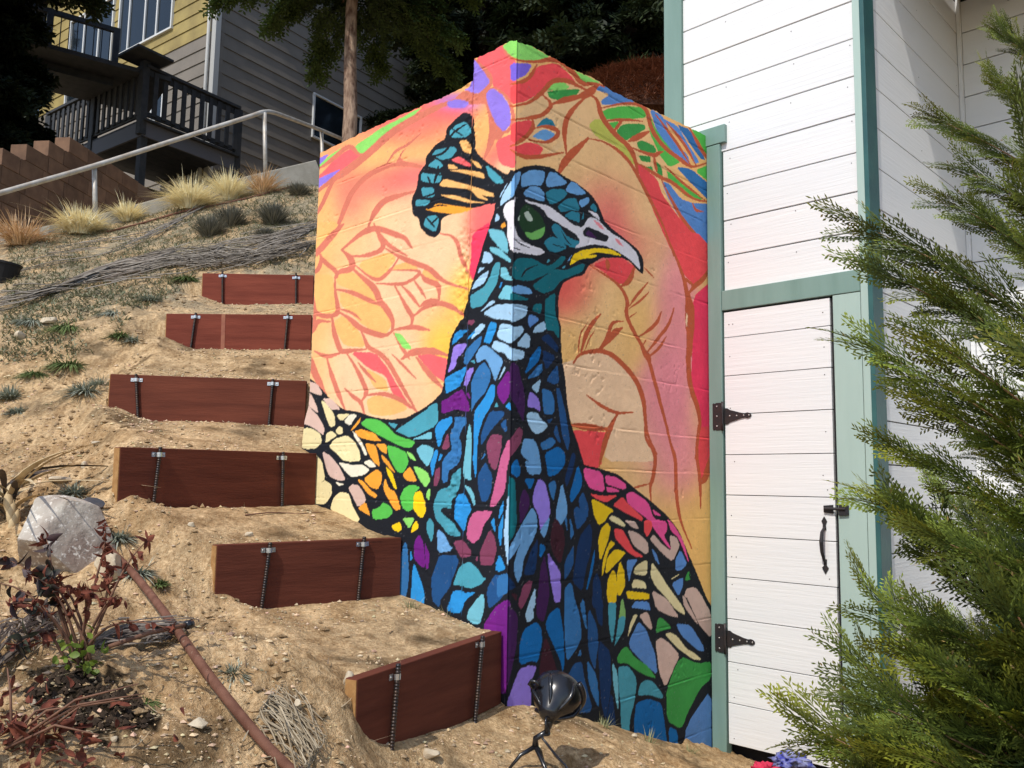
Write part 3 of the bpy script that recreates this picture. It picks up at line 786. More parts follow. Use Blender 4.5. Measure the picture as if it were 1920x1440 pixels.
p H bk 778,602 820,558 880,588 1005,640 980,692 900,672 790,642
p H dp 798,622 830,588 900,662 850,657
p H pw 865,505 920,530 970,590 930,580 890,540
p H pw 1045,655 1080,670 1130,740 1080,710
p H ye 668,888 700,798 760,763 900,743 1020,753 1115,812 1000,792 900,777 820,802 905,802 880,827 770,832 700,872
p H t2 513,562 540,533 580,548 640,638 700,668 762,690 700,745 600,692 530,612
s H bk 10 600,600 650,690 690,720
p H t2 448,692 510,643 590,668 652,740 560,782 490,762
s H bk 8 530,710 590,730 650,740
p H d2 178,902 230,828 360,828 420,868 480,892 520,882 600,808 642,818 600,882 480,962 340,1022 220,1012 178,972
s H bk 16 260,990 290,930 400,885
p H d2 353,1058 450,988 540,918 640,928 760,878 802,878 780,942 600,1012 540,1092 450,1127 380,1092
p H te 470,870 490,830 505,855
p H ml 648,850 690,795 670,850
p H te 600,905 640,885 620,915
p H d2 468,1440 458,1240 490,1148 552,1118 545,1262 582,1440
p H lt -20,575 110,598 140,680 152,792 90,762 0,652
p H lt -10,730 80,748 172,842 172,872 90,822 0,772
p H lb 38,522 50,448 82,480 70,512
p H or_ 83,552 120,523 132,560 100,577
p H ml 163,1077 240,1053 330,1078 357,1132 200,1122
p H d2 163,1120 230,1130 340,1182 163,1184
p H d2 355,1270 370,1215 435,1205 430,1290
p G hp 688,343 850,383 872,552 750,522 698,432
p G hp 873,408 950,418 1042,478 1052,522 1020,532 878,482
p G hp 883,502 960,522 1002,547 888,552
p G re 738,562 860,582 982,578 880,642 800,612
p G hp 1048,572 1100,543 1232,630 1282,780 1392,800 1397,882 1370,922 1442,1042 1400,1012 1290,872 1230,782 1150,722 1060,642
p G re 938,662 1020,588 1060,642 1192,770 1182,802 1110,762 1000,702
p G hp 1268,695 1352,752 1290,747
p G re 1198,802 1230,783 1267,800 1267,862 1225,937 1198,882
p G hp 1393,768 1460,838 1532,960 1584,1155 1550,1082 1490,932 1430,882
p G ye 753,603 830,638 952,710 900,742 870,802 820,832 780,742
p G ye 813,952 840,858 890,808 922,850 902,962 830,1145
p G ye 843,1202 868,1080 920,958 962,985 900,1052 850,1278
p G ye 873,1247 888,1110 960,1028 1052,1060 1000,1122 930,1192
p G ye 888,1440 893,1300 940,1198 972,1260 977,1440
p G ye 973,1252 1000,1128 1042,1230 1042,1342 990,1432
p G ye 1048,1388 1242,1408 1242,1442 1070,1442
p G cm 903,772 930,748 1000,778 1047,832 1030,847 920,792
p G pp 1033,785 1120,798 1162,867 1100,852
p G re 948,858 1020,868 1072,960 1112,1042 1205,1102 1130,1102 1050,1042 960,942
p G pp 1058,873 1130,888 1232,970 1242,1062 1210,1077 1110,1002
p G pp 1248,952 1280,908 1350,988 1432,1052 1418,918 1472,930 1507,1002 1440,1143 1350,1062
p G bl 1263,1020 1310,1078 1332,1172 1290,1112
p G bl 1463,1122 1510,1038 1567,1162 1510,1217 1468,1212
p G bl 1058,1122 1152,1118 1100,1202 1080,1315 1058,1202
p G cm 1113,1242 1130,1178 1232,1118 1227,1262
p G cm 1098,1342 1120,1283 1212,1308 1227,1367
p G cm 1258,1272 1265,1138 1330,1228 1452,1432 1400,1432 1330,1332
p G g2 1548,1282 1580,1213 1607,1282 1560,1302
s G bk 12 1585,1240 1600,1290
s G cm 8 1425,1292 1500,1245
p G bl 1438,1322 1530,1268 1532,1342 1490,1432
p G pp 1538,1442 1560,1368 1600,1353 1682,1418 1702,1442
p I ye 838,132 850,48 900,-5 917,60 912,215 845,215
p I te 845,210 912,210 907,352 885,552 858,420
p I ye 913,62 925,8 977,-2 982,82 940,162 918,142
p I yg2 948,195 965,178 987,300 972,432 900,562 912,482 938,302
p I te 930,330 985,320 972,432 900,562 912,482
p I cm 1033,92 1055,28 1132,48 1157,102 1100,97
p I ye 983,118 1172,138 1172,187 1008,187
p I bl 1028,252 1060,203 1165,203 1187,272 1120,262
p I cm 1178,-2 1262,-2 1340,108 1442,248 1463,315 1390,272 1290,152 1228,92
p I pp 1188,108 1322,188 1413,332 1330,312 1228,262
p I bl 1348,62 1437,8 1442,82 1405,162
p I pp 1458,122 1510,83 1562,108 1670,310 1670,500 1568,382 1488,212
p I pp 1438,150 1462,170 1480,220 1572,395 1520,342 1448,242
p I cm 1018,382 1050,308 1083,308 1042,392 1000,497
p I pp 1093,312 1160,278 1197,400 1190,434 1130,372
p I g2 1223,452 1240,338 1270,328 1355,410 1290,432
p I bl 1382,373 1500,388 1602,540 1612,602 1560,592 1430,472
s I bk 10 1520,400 1630,590
p I cm 1298,462 1340,448 1400,478 1470,578 1540,618 1595,672 1520,662 1408,582
p I bl 1013,522 1085,358 1152,428 1222,620 1243,785 1130,692 1028,582
p I pp 1223,522 1270,488 1340,538 1415,630 1370,742 1300,885 1258,782
p I g2 918,652 960,578 1000,558 1060,648 1170,718 1234,815 1150,792 1060,742 1000,692 930,692
p I te 928,802 928,718 1010,718 1077,820 1062,982 1022,1122 1012,1320 960,1320 943,1002
p I te 1083,952 1100,858 1150,823 1200,838 1282,940 1282,978 1180,942
p I lt 883,680 920,758 932,902 927,1085 888,852
p I b2 1053,1152 1070,1008 1170,973 1272,1008 1302,1202 1335,1450 1053,1450
p I g2 1308,902 1420,638 1560,698 1670,678 1670,812 1580,892 1480,1082 1430,1215 1318,1152
p I bl 1448,1450 1470,1178 1670,890 1670,1450
p I b2 1328,1192 1402,1228 1402,1450 1340,1450
p I mb 678,652 762,802 777,1055 700,882
p I nv 768,502 872,602 872,902 830,1145 790,1002
p I db 688,242 762,402 772,562 750,682 688,562
p I nv 878,902 922,1285 922,1400 820,1400 830,1160
"""
BLOB = [  # airbrushed colour: x, y, radius x, radius y, colour, strength
    (640, 400, 60, 130, 'og', 1), (600, 520, 22, 200, 'og', 1), (700, 300, 60, 40, 'og', 1), (720, 480, 90, 110, 'pe', 1), (680, 700, 80, 90, 'pe', 1), (800, 480, 60, 90, 'pe', 1),
    (700, 345, 60, 22, 'pk', .95), (655, 375, 25, 35, 'pk', .9), (765, 328, 40, 18, 'pk', .95), (640, 300, 26, 24, 'pk', .7), (760, 240, 70, 26, 'pk', .8), (850, 208, 40, 16, 'pk', .8), (858, 196, 26, 10, 'vi', .8),
    (905, 240, 24, 40, 'og', 1), (800, 262, 70, 30, 'og', .8), (835, 420, 30, 30, 'pe', .8), (925, 290, 18, 20, 'pk', .5), (945, 310, 12, 12, 'pe', .9), (908, 430, 24, 45, 'pk', .9), (870, 560, 26, 40, 'yw', .9), (835, 640, 26, 34, 'yw', .9), (830, 600, 40, 30, 'og', .8),
    (1060, 220, 60, 40, 'tn', 1), (1120, 200, 50, 30, 'og', .6), (1120, 300, 70, 50, 'yr', 1), (1180, 330, 40, 60, 'yr', .8), (1100, 380, 50, 40, 'yr', .8), (1135, 400, 40, 50, 'pk', .8), (1165, 460, 50, 34, 'pk', .8), (1200, 420, 30, 60, 'yr', .8), (1220, 480, 35, 70, 'tn', .9), (1070, 545, 32, 34, 're', .9), (1110, 560, 50, 40, 'yr', .8), (1120, 620, 60, 60, 'yr', .7), (1080, 650, 30, 40, 'yo', .8),
    (1200, 600, 60, 60, 'yo', .7), (1262, 560, 24, 70, 'pw', .8), (1262, 700, 28, 80, 'pw', 1), (1245, 790, 34, 70, 'pw', 1), (1275, 860, 30, 50, 'pw', .9), (1215, 850, 40, 80, 'yr', .7), (1300, 960, 60, 110, 'yo', .8), (1310, 1080, 40, 70, 'yo', .7), (1300, 760, 14, 60, 'og', .6)]
PAL['yw'] = (253, 200, 75); PAL['yo'] = (255, 200, 118); PAL['yr'] = (255, 206, 146)
WALL_GAIN = .94
def chaikin(P, closed, r=.2):
    Q_ = []; n = len(P)
    for i in range(n if closed else n-1):
        a = np.array(P[i]); b = np.array(P[(i+1) % n]); Q_ += [a*(1-r)+b*r, a*r+b*(1-r)]
    if not closed: Q_ = [np.array(P[0])]+Q_[1:-1]+[np.array(P[-1])]
    return Q_
def paint(px, py):
    """colour of the paint at wall points given by their image pixels as projected through the camera"""
    sh = px.shape; col = np.ones(sh+(3,))*lin(PAL['og']); wsum = np.full(sh, .35); acc = col*.35
    for x, y, rx, ry, c, s_ in BLOB:
        c = 'yr' if c == 'og' and x > 960 else c
        w_ = s_*np.exp(-(((px-x)/rx)**2+((py-y)/ry)**2)*.9); w_ = w_*6*s_*(2.6 if c in ('pk', 're', 'pw', 'vi', 'yw') else 1); acc = acc+w_[..., None]*lin(PAL[c]); wsum = wsum+w_
    col = acc/wsum[..., None]
    jx = 1.6*fbm(px, py, .035, 77, 3); jy = 1.6*fbm(px, py, .035, 87, 3); x_ = px+jx; y_ = py+jy
    bx0, bx1, by0, by1 = px.min(1), px.max(1), py.min(0), py.max(0)
    rough = np.zeros(sh)
    for line in (ART1+ART2).strip().splitlines():
        f = line.split()
        if not f: continue
        ox, oy, s_ = CROP[f[1]]; c = lin(PAL[f[2]]); k = 3; wd = 0
        if f[0] == 's': wd = float(f[3])*s_*(.66 if f[2] in ('co', 'cr') and float(f[3]) > 11 else .5); k = 4
        P = [tuple(map(float, a.split(','))) for a in f[k:]]; P = [(ox+a*s_, oy+b*s_) for a, b in P]
        P = chaikin(P, f[0] == 'p', .16 if f[0] == 'p' else .25)
        if f[0] == 's': P = chaikin(P, False, .25)
        A = np.array(P); x0, y0 = A.min(0)-wd-3; x1, y1 = A.max(0)+wd+3
        iu = np.where((bx1 >= x0) & (bx0 <= x1))[0]
        if len(iu) == 0: continue
        i0, i1 = iu[0], iu[-1]+1
        sub = (slice(i0, i1), slice(None)); X = x_[sub]; Y = y_[sub]
        rows = np.where(((Y.min(0) <= y1) & (Y.max(0) >= y0)))[0]
        if len(rows) == 0: continue
        j0, j1 = rows[0], rows[-1]+1; sub = (slice(i0, i1), slice(j0, j1)); X = x_[sub]; Y = y_[sub]
        if f[0] == 'p':
            ins = np.zeros(X.shape, bool); n = len(A)
            for i in range(n):
                a, b = A[i], A[(i+1) % n]
                if a[1] == b[1]: continue
                ins ^= ((a[1] > Y) != (b[1] > Y)) & (X < (b[0]-a[0])*(Y-a[1])/(b[1]-a[1])+a[0])
            t_ = float(rnd.uniform(.94, 1.05)) if f[2] not in ('bk', 'pe', 'og', 'co') else 1
            col[sub][ins] = c*t_
        else:
            cov = np.full(X.shape, 9e9); n = len(A)
            for i in range(n-1):
                a, b = A[i], A[i+1]; d = b-a; t = np.clip(((X-a[0])*d[0]+(Y-a[1])*d[1])/(d@d+1e-9), 0, 1)
                g_ = (i+t)/(n-1); taper = np.clip(np.minimum(1, .35+2.6*np.minimum(g_, 1-g_)), .3, 1)
                cov = np.minimum(cov, np.hypot(X-a[0]-t*d[0], Y-a[1]-t*d[1])/taper)
            col[sub][cov < wd] = c
    return col*WALL_GAIN
TOPL = [(540, 318), (586, 305), (590, 292), (640, 268), (700, 240), (760, 212), (820, 188), (870, 163), (887.5, 150), (888.5, 112), (905, 104), (925, 97), (945, 84), (956, 77), (970, 76)]
TOPR = [(940, 74), (966, 77), (990, 84), (1030, 105), (1070, 128), (1110, 146), (1150, 172), (1200, 196), (1250, 219), (1300, 242), (1336, 262), (1360, 272)]
def wall_face(P, U, n, length, top, u0=0., du=.0036):
    nu = int(length/du); us = np.linspace(u0, length, nu)
    tpx = np.array(top)
    # top height for each column
    zt = []
    for u in us:
        b = P+U*u; x0, _ = proj(b); zz = 1.5
        for _ in range(5):
            x0, y0 = proj(b+ZZ*zz); ty = np.interp(x0, tpx[:, 0], tpx[:, 1]); zz += (y0-ty)*np.dot(b, fwd)/F
        zt.append(zz)
    zt = np.array(zt)+.010*fbm(us[None, :]*1.0, us[None, :]*0, 22, 3)[0]+.006*fbm(us[None, :], us[None, :]*0, 90, 13)[0]
    zb = -1.35; nvv = 770; V = np.linspace(0, 1, nvv)
    Zv = zb+(zt[:, None]-zb)*V[None]; Uv = np.repeat(us[:, None], nvv, 1)
    W = P[None, None]+U[None, None]*Uv[..., None]+ZZ*Zv[..., None]
    flat = W.reshape(-1, 3); px, py = proj(flat); px = px.reshape(Zv.shape); py = py.reshape(Zv.shape)
    return us, Uv, Zv, W, px, py
def wall_relief(Uv, Zv, seed, px, py):
    """board marked concrete: pour lines, courses standing a little in and out, honeycombing"""
    zz = Zv+.006*fbm(Uv, Zv*.2, 4, seed)+.01*Uv*0; d = np.zeros(Zv.shape)
    rs = np.random.RandomState(seed); lines = np.cumsum(rs.uniform(.15, .24, 20))-1.4
    for i, l in enumerate(lines):
        off = rs.uniform(-.0012, .0012); d += off*smooth(l-.002, l+.002, zz)
        m_ = np.clip(fbm(Uv, Zv*0+i, 7, seed+i)*2.4+.55, 0, 1); d -= .0030*m_*np.exp(-((zz-l)/.0026)**2)
        d += .0012*m_*np.exp(-((zz-l+.006)/.004)**2)*(rs.rand() < .5)
    d += .0025*fbm(Uv, Zv, 5, seed+40)+.0011*fbm(Uv, Zv, 70, seed+50, 3)
    pit = fbm(Uv, Zv, 55, seed+60, 2); msk = smooth(.12, .3, fbm(Uv, Zv, 4.5, seed+70, 3)); d -= .003*smooth(.15, .34, pit)*msk
    return d
def build_wall():
    parts_ = []; Vs = []; Qs = []; Cs = []; n0 = 0
    LL = float(np.dot(Lp-K, U1m)); LR = float(np.dot(Cc-K, U2m))+.012
    for (P, U, n, ln, top, seed) in ((K, U1m, NL, LL, TOPL, 101), (K, U2m, NR, LR, TOPR, 202)):
        us, Uv, Zv, W, px, py = wall_face(P, U, n, ln, top)
        d = wall_relief(Uv, Zv, seed, px, py)
        if seed == 101:   # the honeycombed form joint and the ragged lower left edge
            jx = 884-(py-190)*.045; band = np.exp(-((px-jx)/13)**2)*smooth(-.25, .2, fbm(Uv, Zv, 6, 5, 2)+.1)
            d += band*(.016*fbm(Uv, Zv, 70, 303, 3)-.003)-.006*np.exp(-((px-jx)/1.6)**2)
            edge = smooth(LL-.07, LL, Uv)*smooth(560, 790, py); W = W+(U*1.0)[None, None]*(edge*(.035*smooth(740, 800, py)+.03*fbm(Uv, Zv, 12, 9)))[..., None]
        # the arris is slightly chipped
        ar = np.exp(-(Uv/.012)**2); d = d*(1-ar)-ar*(.004+.003*fbm(Uv, Zv, 60, 404))
        edge0 = Uv < 1e-6
        col = paint(px, py)
        # bare flecks and grime
        fl = fbm(Uv, Zv, 130, 505, 2); col = np.where((fl > .37)[..., None], col*.55+.1, col); fl2 = fbm(Uv, Zv, 60, 606, 3)
        col = col*(1+.10*fl2[..., None])
        W = W+n[None, None]*d[..., None]
        if True:          # both faces share the arris
            W[0, :, :] = (K+ZZ*Zv[0][:, None])-(NL+NR)*.0
        a, b = Zv.shape; ii = np.arange(a*b).reshape(a, b)+n0
        q = np.stack([ii[:-1, :-1], ii[1:, :-1], ii[1:, 1:], ii[:-1, 1:]], -1).reshape(-1, 4)
        if seed == 101: q = q[:, ::-1]
        Vs.append(W.reshape(-1, 3)); Qs.append(q); Cs.append(col.reshape(-1, 3)); n0 += a*b
        # top thickness and back
        T = .22; topv = W[:, -1]; k_ = len(topv); back = topv-n*T+ZZ*(-.004)+U*np.maximum(0, T*1.15-us)[:, None]; low = back.copy(); low[:, 2] = -1.35
        ti = ii[:, -1]; bi = np.arange(k_)+n0; li = bi+k_
        Vs += [back, low]; n0 += 2*k_
        cc = col[:, -1]; Cs += [cc*.3+.25, np.tile([.32, .3, .27], (k_, 1))]
        q = np.stack([ti[:-1], ti[1:], bi[1:], bi[:-1]], -1); q2 = np.stack([bi[:-1], bi[1:], li[1:], li[:-1]], -1)
        Qs += [q, q2]
        if seed == 101:   # the return at the far left end
            e = W[-1]; eb = e-n*T; m_ = len(e); Vs.append(eb); Cs.append(np.tile([.34, .31, .27], (m_, 1))); ei = ii[-1]; ebi = np.arange(m_)+n0; n0 += m_
            Qs.append(np.stack([ei[:-1], ebi[:-1], ebi[1:], ei[1:]], -1))
    V = np.concatenate(Vs); o = npobj('mural_wall', V-np.array([K[0], K[1], 0]), np.concatenate(Qs), M['mural'], smooth=True, cols=np.concatenate(Cs))
    o.location = (K[0], K[1], 0)
    o.data.set_sharp_from_angle(angle=math.radians(50))
    tag(o, 'concrete corner wall painted with a big peacock in stained glass style colours', 'mural wall')
build_wall()
# ------------------------------------------------------------------ stair risers: stained planks pinned with rebar
REB = [((747, 738), (905, 895)), ((507, 492), (683, 672)), ((301, 287), (531, 529)), ((255, 260), (512, 502)), ((367, 356), (540, 533)), ((417, 417), (555, 555))]
RLAB = ['stained plank riser of the lowest dirt step, ending at the corner of the mural wall', 'dark toned, stained plank riser, second from the bottom, with a raw end at the left',
        'dark toned, stained plank riser of the third step, butting on the cream feathers of the mural', 'red brown plank riser of the fourth step, beside a grassy hollow',
        'reddish plank riser of the fifth step with a pale vertical stripe', 'topmost and smallest red plank riser, just below the grey vine stems']
for i in range(6):
    L_, R_ = RL[i].copy(), RR[i].copy(); ax = R_-L_; ln = np.linalg.norm(ax); ax /= ln
    n = np.array([ax[1], -ax[0], 0]); n /= np.linalg.norm(n); upv = np.cross(n, ax)*-1; upv = upv if upv[2] > 0 else -upv
    root = thing('stair_riser', RLAB[i], 'stair riser', (L_[0], L_[1], L_[2]-BH), 'stained plank risers of the dirt steps')
    mid = (L_+R_)/2-n*.019-upv*(BH/2)
    # plank body with a slight cup and, at its left end, raw end grain
    obj('plank', MB().box(mid, (ax, n, upv), (ln/2, .019, BH/2)), M['stain_red' if i > 3 else 'stain'], root, bevel=.0025)  # upper two planks a brighter red, lower four a darker brown
    obj('end_grain', MB().box(L_-n*.019-upv*(BH/2)-ax*.0012, (ax, n, upv), (.0014, .0172, BH/2-.003)), M['endgrain'], root)
    if i == 4:
        p = L_+ax*(ln*.39)+n*.0008-upv*(BH/2)
        obj('pale_stripe', MB().box(p, (ax, n, upv), (.011, .0008, BH/2-.002)), mat('faded_stain', (.33, .14, .08), .75, col2=(.26, .09, .06), scale=20), root)
    P_ = L_+n*.011
    for (xt, xb) in REB[i]:
        # where the bar stands on the plank face
        yt = np.interp(xt, [RIS[i][0][0], RIS[i][1][0]], [RIS[i][0][1], RIS[i][1][1]])
        t_ = hit(xt, yt, P_, n); b_ = hit(xb, yt+110 if i < 4 else yt+75, P_, n)
        d = (b_-t_)/np.linalg.norm(b_-t_); top = t_-d*rnd.uniform(.002, .018); L2 = BH+.06
        prof = []; nrib = int(L2/.0085)
        for k in range(nrib):
            a = k*.0085; prof += [(a, .0062), (a+.003, .0062), (a+.0042, .0078), (a+.0068, .0078), (a+.008, .0062)]
        obj('rebar', MB().lathe(top, d, prof, 8), M['rebar'], root, smooth=True)
        sc_ = top+d*(.022+rnd.uniform(0, .012))
        mb = MB(); pts = []
        for k in range(9):
            a = math.pi*k/8; pts.append(sc_+ax*(.0098*math.cos(a))+n*(.0098*math.sin(a)-.002))
        for k in range(8):
            a, b = pts[k], pts[k+1]; m_ = (a+b)/2; e = (b-a)/np.linalg.norm(b-a); mb.box(m_, (e, np.cross(e, upv), upv), (.0025, .0007, .008))
        for s_ in (-1, 1): mb.box(sc_+ax*s_*.0175-n*.0085, (ax, n, upv), (.0085, .0008, .008))
        o = obj('strap', mb, M['zinc'], root)
        for s_ in (-1, 1): obj('screw', MB().lathe(sc_+ax*s_*.019-n*.008, n, [(0, .0038), (.0014, .0036), (.0022, .002)], 8), M['screw'], o, smooth=True)

# ------------------------------------------------------------------ the white shed
shed = thing('shed', 'white painted board shed with green corner trim beside the mural wall', 'shed', (P0[0], P0[1], -1.25))
def fz(y, x=1462):  # height on the front plane at a pixel row, read at the reference column
    return onfront(x, y)[2]
def fu(x, y=900): p = onfront(x, y)-P0; return float(np.dot(p, -U1))           # along the front, rightwards
def fbox(u0, u1, z0, z1, d0, d1):                                              # on the front plane; d = out towards the viewer
    c = P0-U1*((u0+u1)/2)+NF*((d0+d1)/2); c = c+ZZ*((z0+z1)/2); return (c, (-U1, NF, ZZ), ((u1-u0)/2, abs(d1-d0)/2, (z1-z0)/2))
uL, uTL, uQ = fu(1334), 0.0, fu(1642)
uTR0 = fu(1609, 300)
uUL0, uUL1 = fu(1249, 150), fu(1281, 150)
ZTOP = 3.0
obj('wall_panel', MB().box(*fbox(uUL0+.01, uQ-.02, 0.9, ZTOP, -.12, -.016)).box(*fbox(uL+.06, uQ-.02, -1.3, 1.0, -.12, -.05)), M['gap'], shed)
# siding above the door: one board per course, from the photograph's seams
seam = [fz(y) for y in (550, 494.6+14, )][:0]
pitch = .1694
zs0 = fz(462)            # seam (483..433 at the two ends) read in the middle
zb = [zs0-pitch, ]
lo = fz(545)             # top of the trim over the door
zlist = [lo]+[zs0+pitch*k for k in range(0, 30)]
def jit(a=.0008): return rnd.uniform(-a, a)
ucap = fu(1366, 250)
ztopwall = fz(248, 1362)
for a, b in zip(zlist[:-1], zlist[1:]):
    if a > ZTOP: break
    left = uUL1+.002 if b > ztopwall-.05 else uTL+.004
    obj('siding_board', MB().box(*fbox(left, uTR0-.001, a+.0055, min(b, ZTOP)-.0005, -.016, .0+jit())), M['white'], shed, bevel=.0012)
obj('corner_trim', MB().box(*fbox(uUL0, uUL1, ztopwall+.0, ZTOP, -.03, .018)), M['trim'], shed, bevel=.002)
obj('corner_trim', MB().box(*fbox(uTR0, uQ, -1.3, ZTOP, -.01, .019)), M['trim_light'], shed, bevel=.002)
obj('door_post', MB().box(*fbox(uL+.003, uTL-.003, -1.19, ztopwall-.055, -.03, .021)), M['trim'], shed, bevel=.003)
obj('trim_cap', MB().box(*fbox(fu(1296, 235), ucap-.008, ztopwall-.052, ztopwall+.035, -.02, .023)), M['trim'], shed, bevel=.002)
zh0, zh1 = fz(569, 1462), fz(530, 1462)
uD1 = fu(1566, 900)
obj('door_header', MB().box(*fbox(uTL-.002, uTR0-.002, zh0, zh1, -.02, .019)), M['trim'], shed, bevel=.003)
obj('door_jamb', MB().box(*fbox(uD1+.016, uTR0-.003, -1.28, zh0-.002, -.03, .016)), M['trim_light'], shed, bevel=.002)
# the side wall running back, its boards, the dark corner board, the inner corner and the recessed wall
SL = 1.33
def sbox(s0, s1, z0, z1, d0, d1):
    c = Q+U2*((s0+s1)/2)+NS*((d0+d1)/2)+ZZ*((z0+z1)/2); return (c, (U2, NS, ZZ), ((s1-s0)/2, abs(d1-d0)/2, (z1-z0)/2))
obj('corner_trim', MB().box(*sbox(-.0185, .092, -1.3, ZTOP, .001, .0205)), M['trim_dark'], shed, bevel=.002)
obj('wall_panel', MB().box(*sbox(.02, SL, -1.3, ZTOP, -.10, -.016)), M['gap'], shed)
k = 0; z = -1.28
zq = at(1669, 227, 3.5)[2]; z = zq-pitch*1.07*18
while z < 2.62:
    a, b = z, min(z+pitch*1.07, 2.66)
    if b > -1.25: obj('siding_board', MB().box(*sbox(.0925, SL-.001, max(a, -1.27)+.0055, b, -.016, jit())), M['white'], shed, bevel=.0012)
    z = b
I_ = Q+U2*SL
def rbox(s0, s1, z0, z1, d0, d1):
    c = I_+NS*((s0+s1)/2)+NF*((d0+d1)/2)+ZZ*((z0+z1)/2); return (c, (NS, NF, ZZ), ((s1-s0)/2, abs(d1-d0)/2, (z1-z0)/2))
obj('inner_corner_trim', MB().box(*rbox(.002, .022, -1.27, 2.66, .0, .022)), M['white'], shed, bevel=.001)
obj('wall_panel', MB().box(*rbox(-.1, 2.6, -1.3, ZTOP, -.12, -.016)), M['gap'], shed)
z = zq-pitch*1.07*18
while z < 2.62:
    a, b = z, min(z+pitch*1.07, 2.66)
    if b > -1.25: obj('siding_board', MB().box(*rbox(.0225, 2.6, max(a, -1.27)+.0055, b, -.016, jit())), M['white'], shed, bevel=.0012)
    z = b
# roof over the recess, dark underneath, and the roof over the rest
obj('porch_soffit', MB().box(*rbox(.03, 3.2, 2.67, 2.74, -.1, 1.25)), M['soffit'], shed)
for k in range(8):
    obj('rafter', MB().box(*rbox(.25+.4*k, .29+.4*k, 2.56, 2.668, .003, 1.2)), M['soffit'], shed)
rf = MB(); c = P0-U1*((uUL0+uQ)/2)+ZZ*(ZTOP+.05); rf.box(c+U2*1.66, (-U1, U2, ZZ), ((uQ-uUL0)/2+.05, 1.75, .04)); obj('roof', rf, mat('brown_roofing', (.09, .07, .06), .9), shed)
obj('footing', MB().box(*fbox(uTL-.005, uTR0, -1.45, -1.20, -.06, -.004)), mat('weathered_sill', (.16, .12, .085), .9, col2=(.09, .07, .05), scale=12, bump=.002), shed)
nl = MB()
zz0 = [b_-.03 for b_ in zlist if b_ < ZTOP]
for zq_ in zz0:
    for u_ in (.03, .36, uTR0-.03):
        if rnd.random() < .75: nl.lathe(P0-U1*(u_+jit(.012))+NF*.0012+ZZ*(zq_+jit(.012)), NF, [(0, .0024), (.0007, .002)], 6)
for k in range(22):
    for s_ in (.13, .7, SL-.05):
        if rnd.random() < .6: nl.lathe(Q+U2*(s_+jit(.02))+NS*.0012+ZZ*(-1.1+.181*k+jit(.01)), NS, [(0, .0024), (.0007, .002)], 6)
obj('nail_heads', nl, M['iron'], shed)
# far walls of the shed so that it is a closed building
obj('back_wall', MB().box(P0-U1*((uUL0+uQ)/2)+U2*3.2+ZZ*.9, (-U1, U2, ZZ), ((uQ-uUL0)/2+.9, .04, 2.1)).box(P0-U1*(uUL0+.03)+U2*1.6+ZZ*2.2, (U2, U1, ZZ), (1.56, .03, .79)), M['white'], shed)

# door: its own planks, hinges, latch and handle, hung on the shed
door = thing('shed_door', 'white plank door of the shed with black strap hinges', 'door', (P0[0], P0[1], -1.19))
dz = [fz(y) for y in (622.5, 697.5, 773, 851.7, 930.5, 1009.5, 1091, 1172, 1256, 1336)]
dz = [zh0-.007]+dz+[dz[-1]-.186*.93]
obj('backing', MB().box(*fbox(.006, uD1-.005, dz[-1]+.004, dz[0]-.004, -.03, -.0095)), M['gap'], door)
for a, b in zip(dz[1:], dz[:-1]):
    obj('door_plank', MB().box(*fbox(.004, uD1+jit(.001), a+.002, b-.0012, -.009, .011+jit())), M['white'], door, bevel=.0014)
obj('edge_strip', MB().box(*fbox(uD1+.004, uD1+.013, dz[-1]+.01, dz[0]-.002, -.03, .004)), M['gap'], door)
nails = MB()
for a, b in zip(dz[1:], dz[:-1]):
    for u in (.03, .05, uD1-.03, uD1-.045):
        if rnd.random() < .7: nails.lathe(fbox(u+jit(.004), u+.001, (a+b)/2+rnd.choice((-1, 1))*.06, (a+b)/2+rnd.choice((-1, 1))*.06+.0, .010, .0115)[0]+NF*.0008, NF, [(0, .0026), (.0006, .0022)], 6)
obj('nail_heads', nails, M['iron'], door)
def hinge(zc):
    u0 = -.003; mb = MB()
    def P3(u, zz, d=.0225): return P0-U1*u+NF*d+ZZ*(zc+zz)
    for s_ in (-1, 1):
        mb2 = [(-.052, -.060*s_*-1), ]
    plate = [(-.052, -.058), (-.052, .058), (-.046, .062), (-.040, .058), (-.034, .062), (-.012, .062), (-.006, .058), (-.006, -.058), (-.012, -.062), (-.034, -.062), (-.040, -.058), (-.046, -.062)]
    mb.prism([P3(u, z_) for u, z_ in plate][::-1], NF, .003)
    strap = [(.002, -.036), (.002, .036), (.018, .036), (.03, .028), (.06, .020), (.085, .013), (.105, .010), (.118, .013), (.132, .009), (.138, 0), (.132, -.009), (.118, -.013), (.105, -.010), (.085, -.013), (.06, -.020), (.03, -.028), (.018, -.036)]
    mb.prism([P3(u, z_, .0118) for u, z_ in strap][::-1], NF, .004)
    o = obj('strap_hinge', mb, M['iron'], door, bevel=.0008)
    obj('hinge_pin', MB().tube([P3(-.001, -.066, .0255), P3(-.001, -.03, .0255), P3(-.001, .03, .0255), P3(-.001, .066, .0255)], .0062, 10), M['iron'], o, smooth=True)
    for u, z_, d in ((-.030, .045, .0255), (-.030, 0, .0255), (-.030, -.045, .0255), (.03, 0, .0155), (.065, 0, .0155), (.1, 0, .0155), (.126, 0, .0155)):
        obj('screw', MB().lathe(P3(u, z_, d), NF, [(0, .0042), (.0016, .0036), (.0024, .0015)], 8), M['screw'], o, smooth=True)
hinge(onfront(1360, 781)[2]); hinge(onfront(1362, 1196)[2])
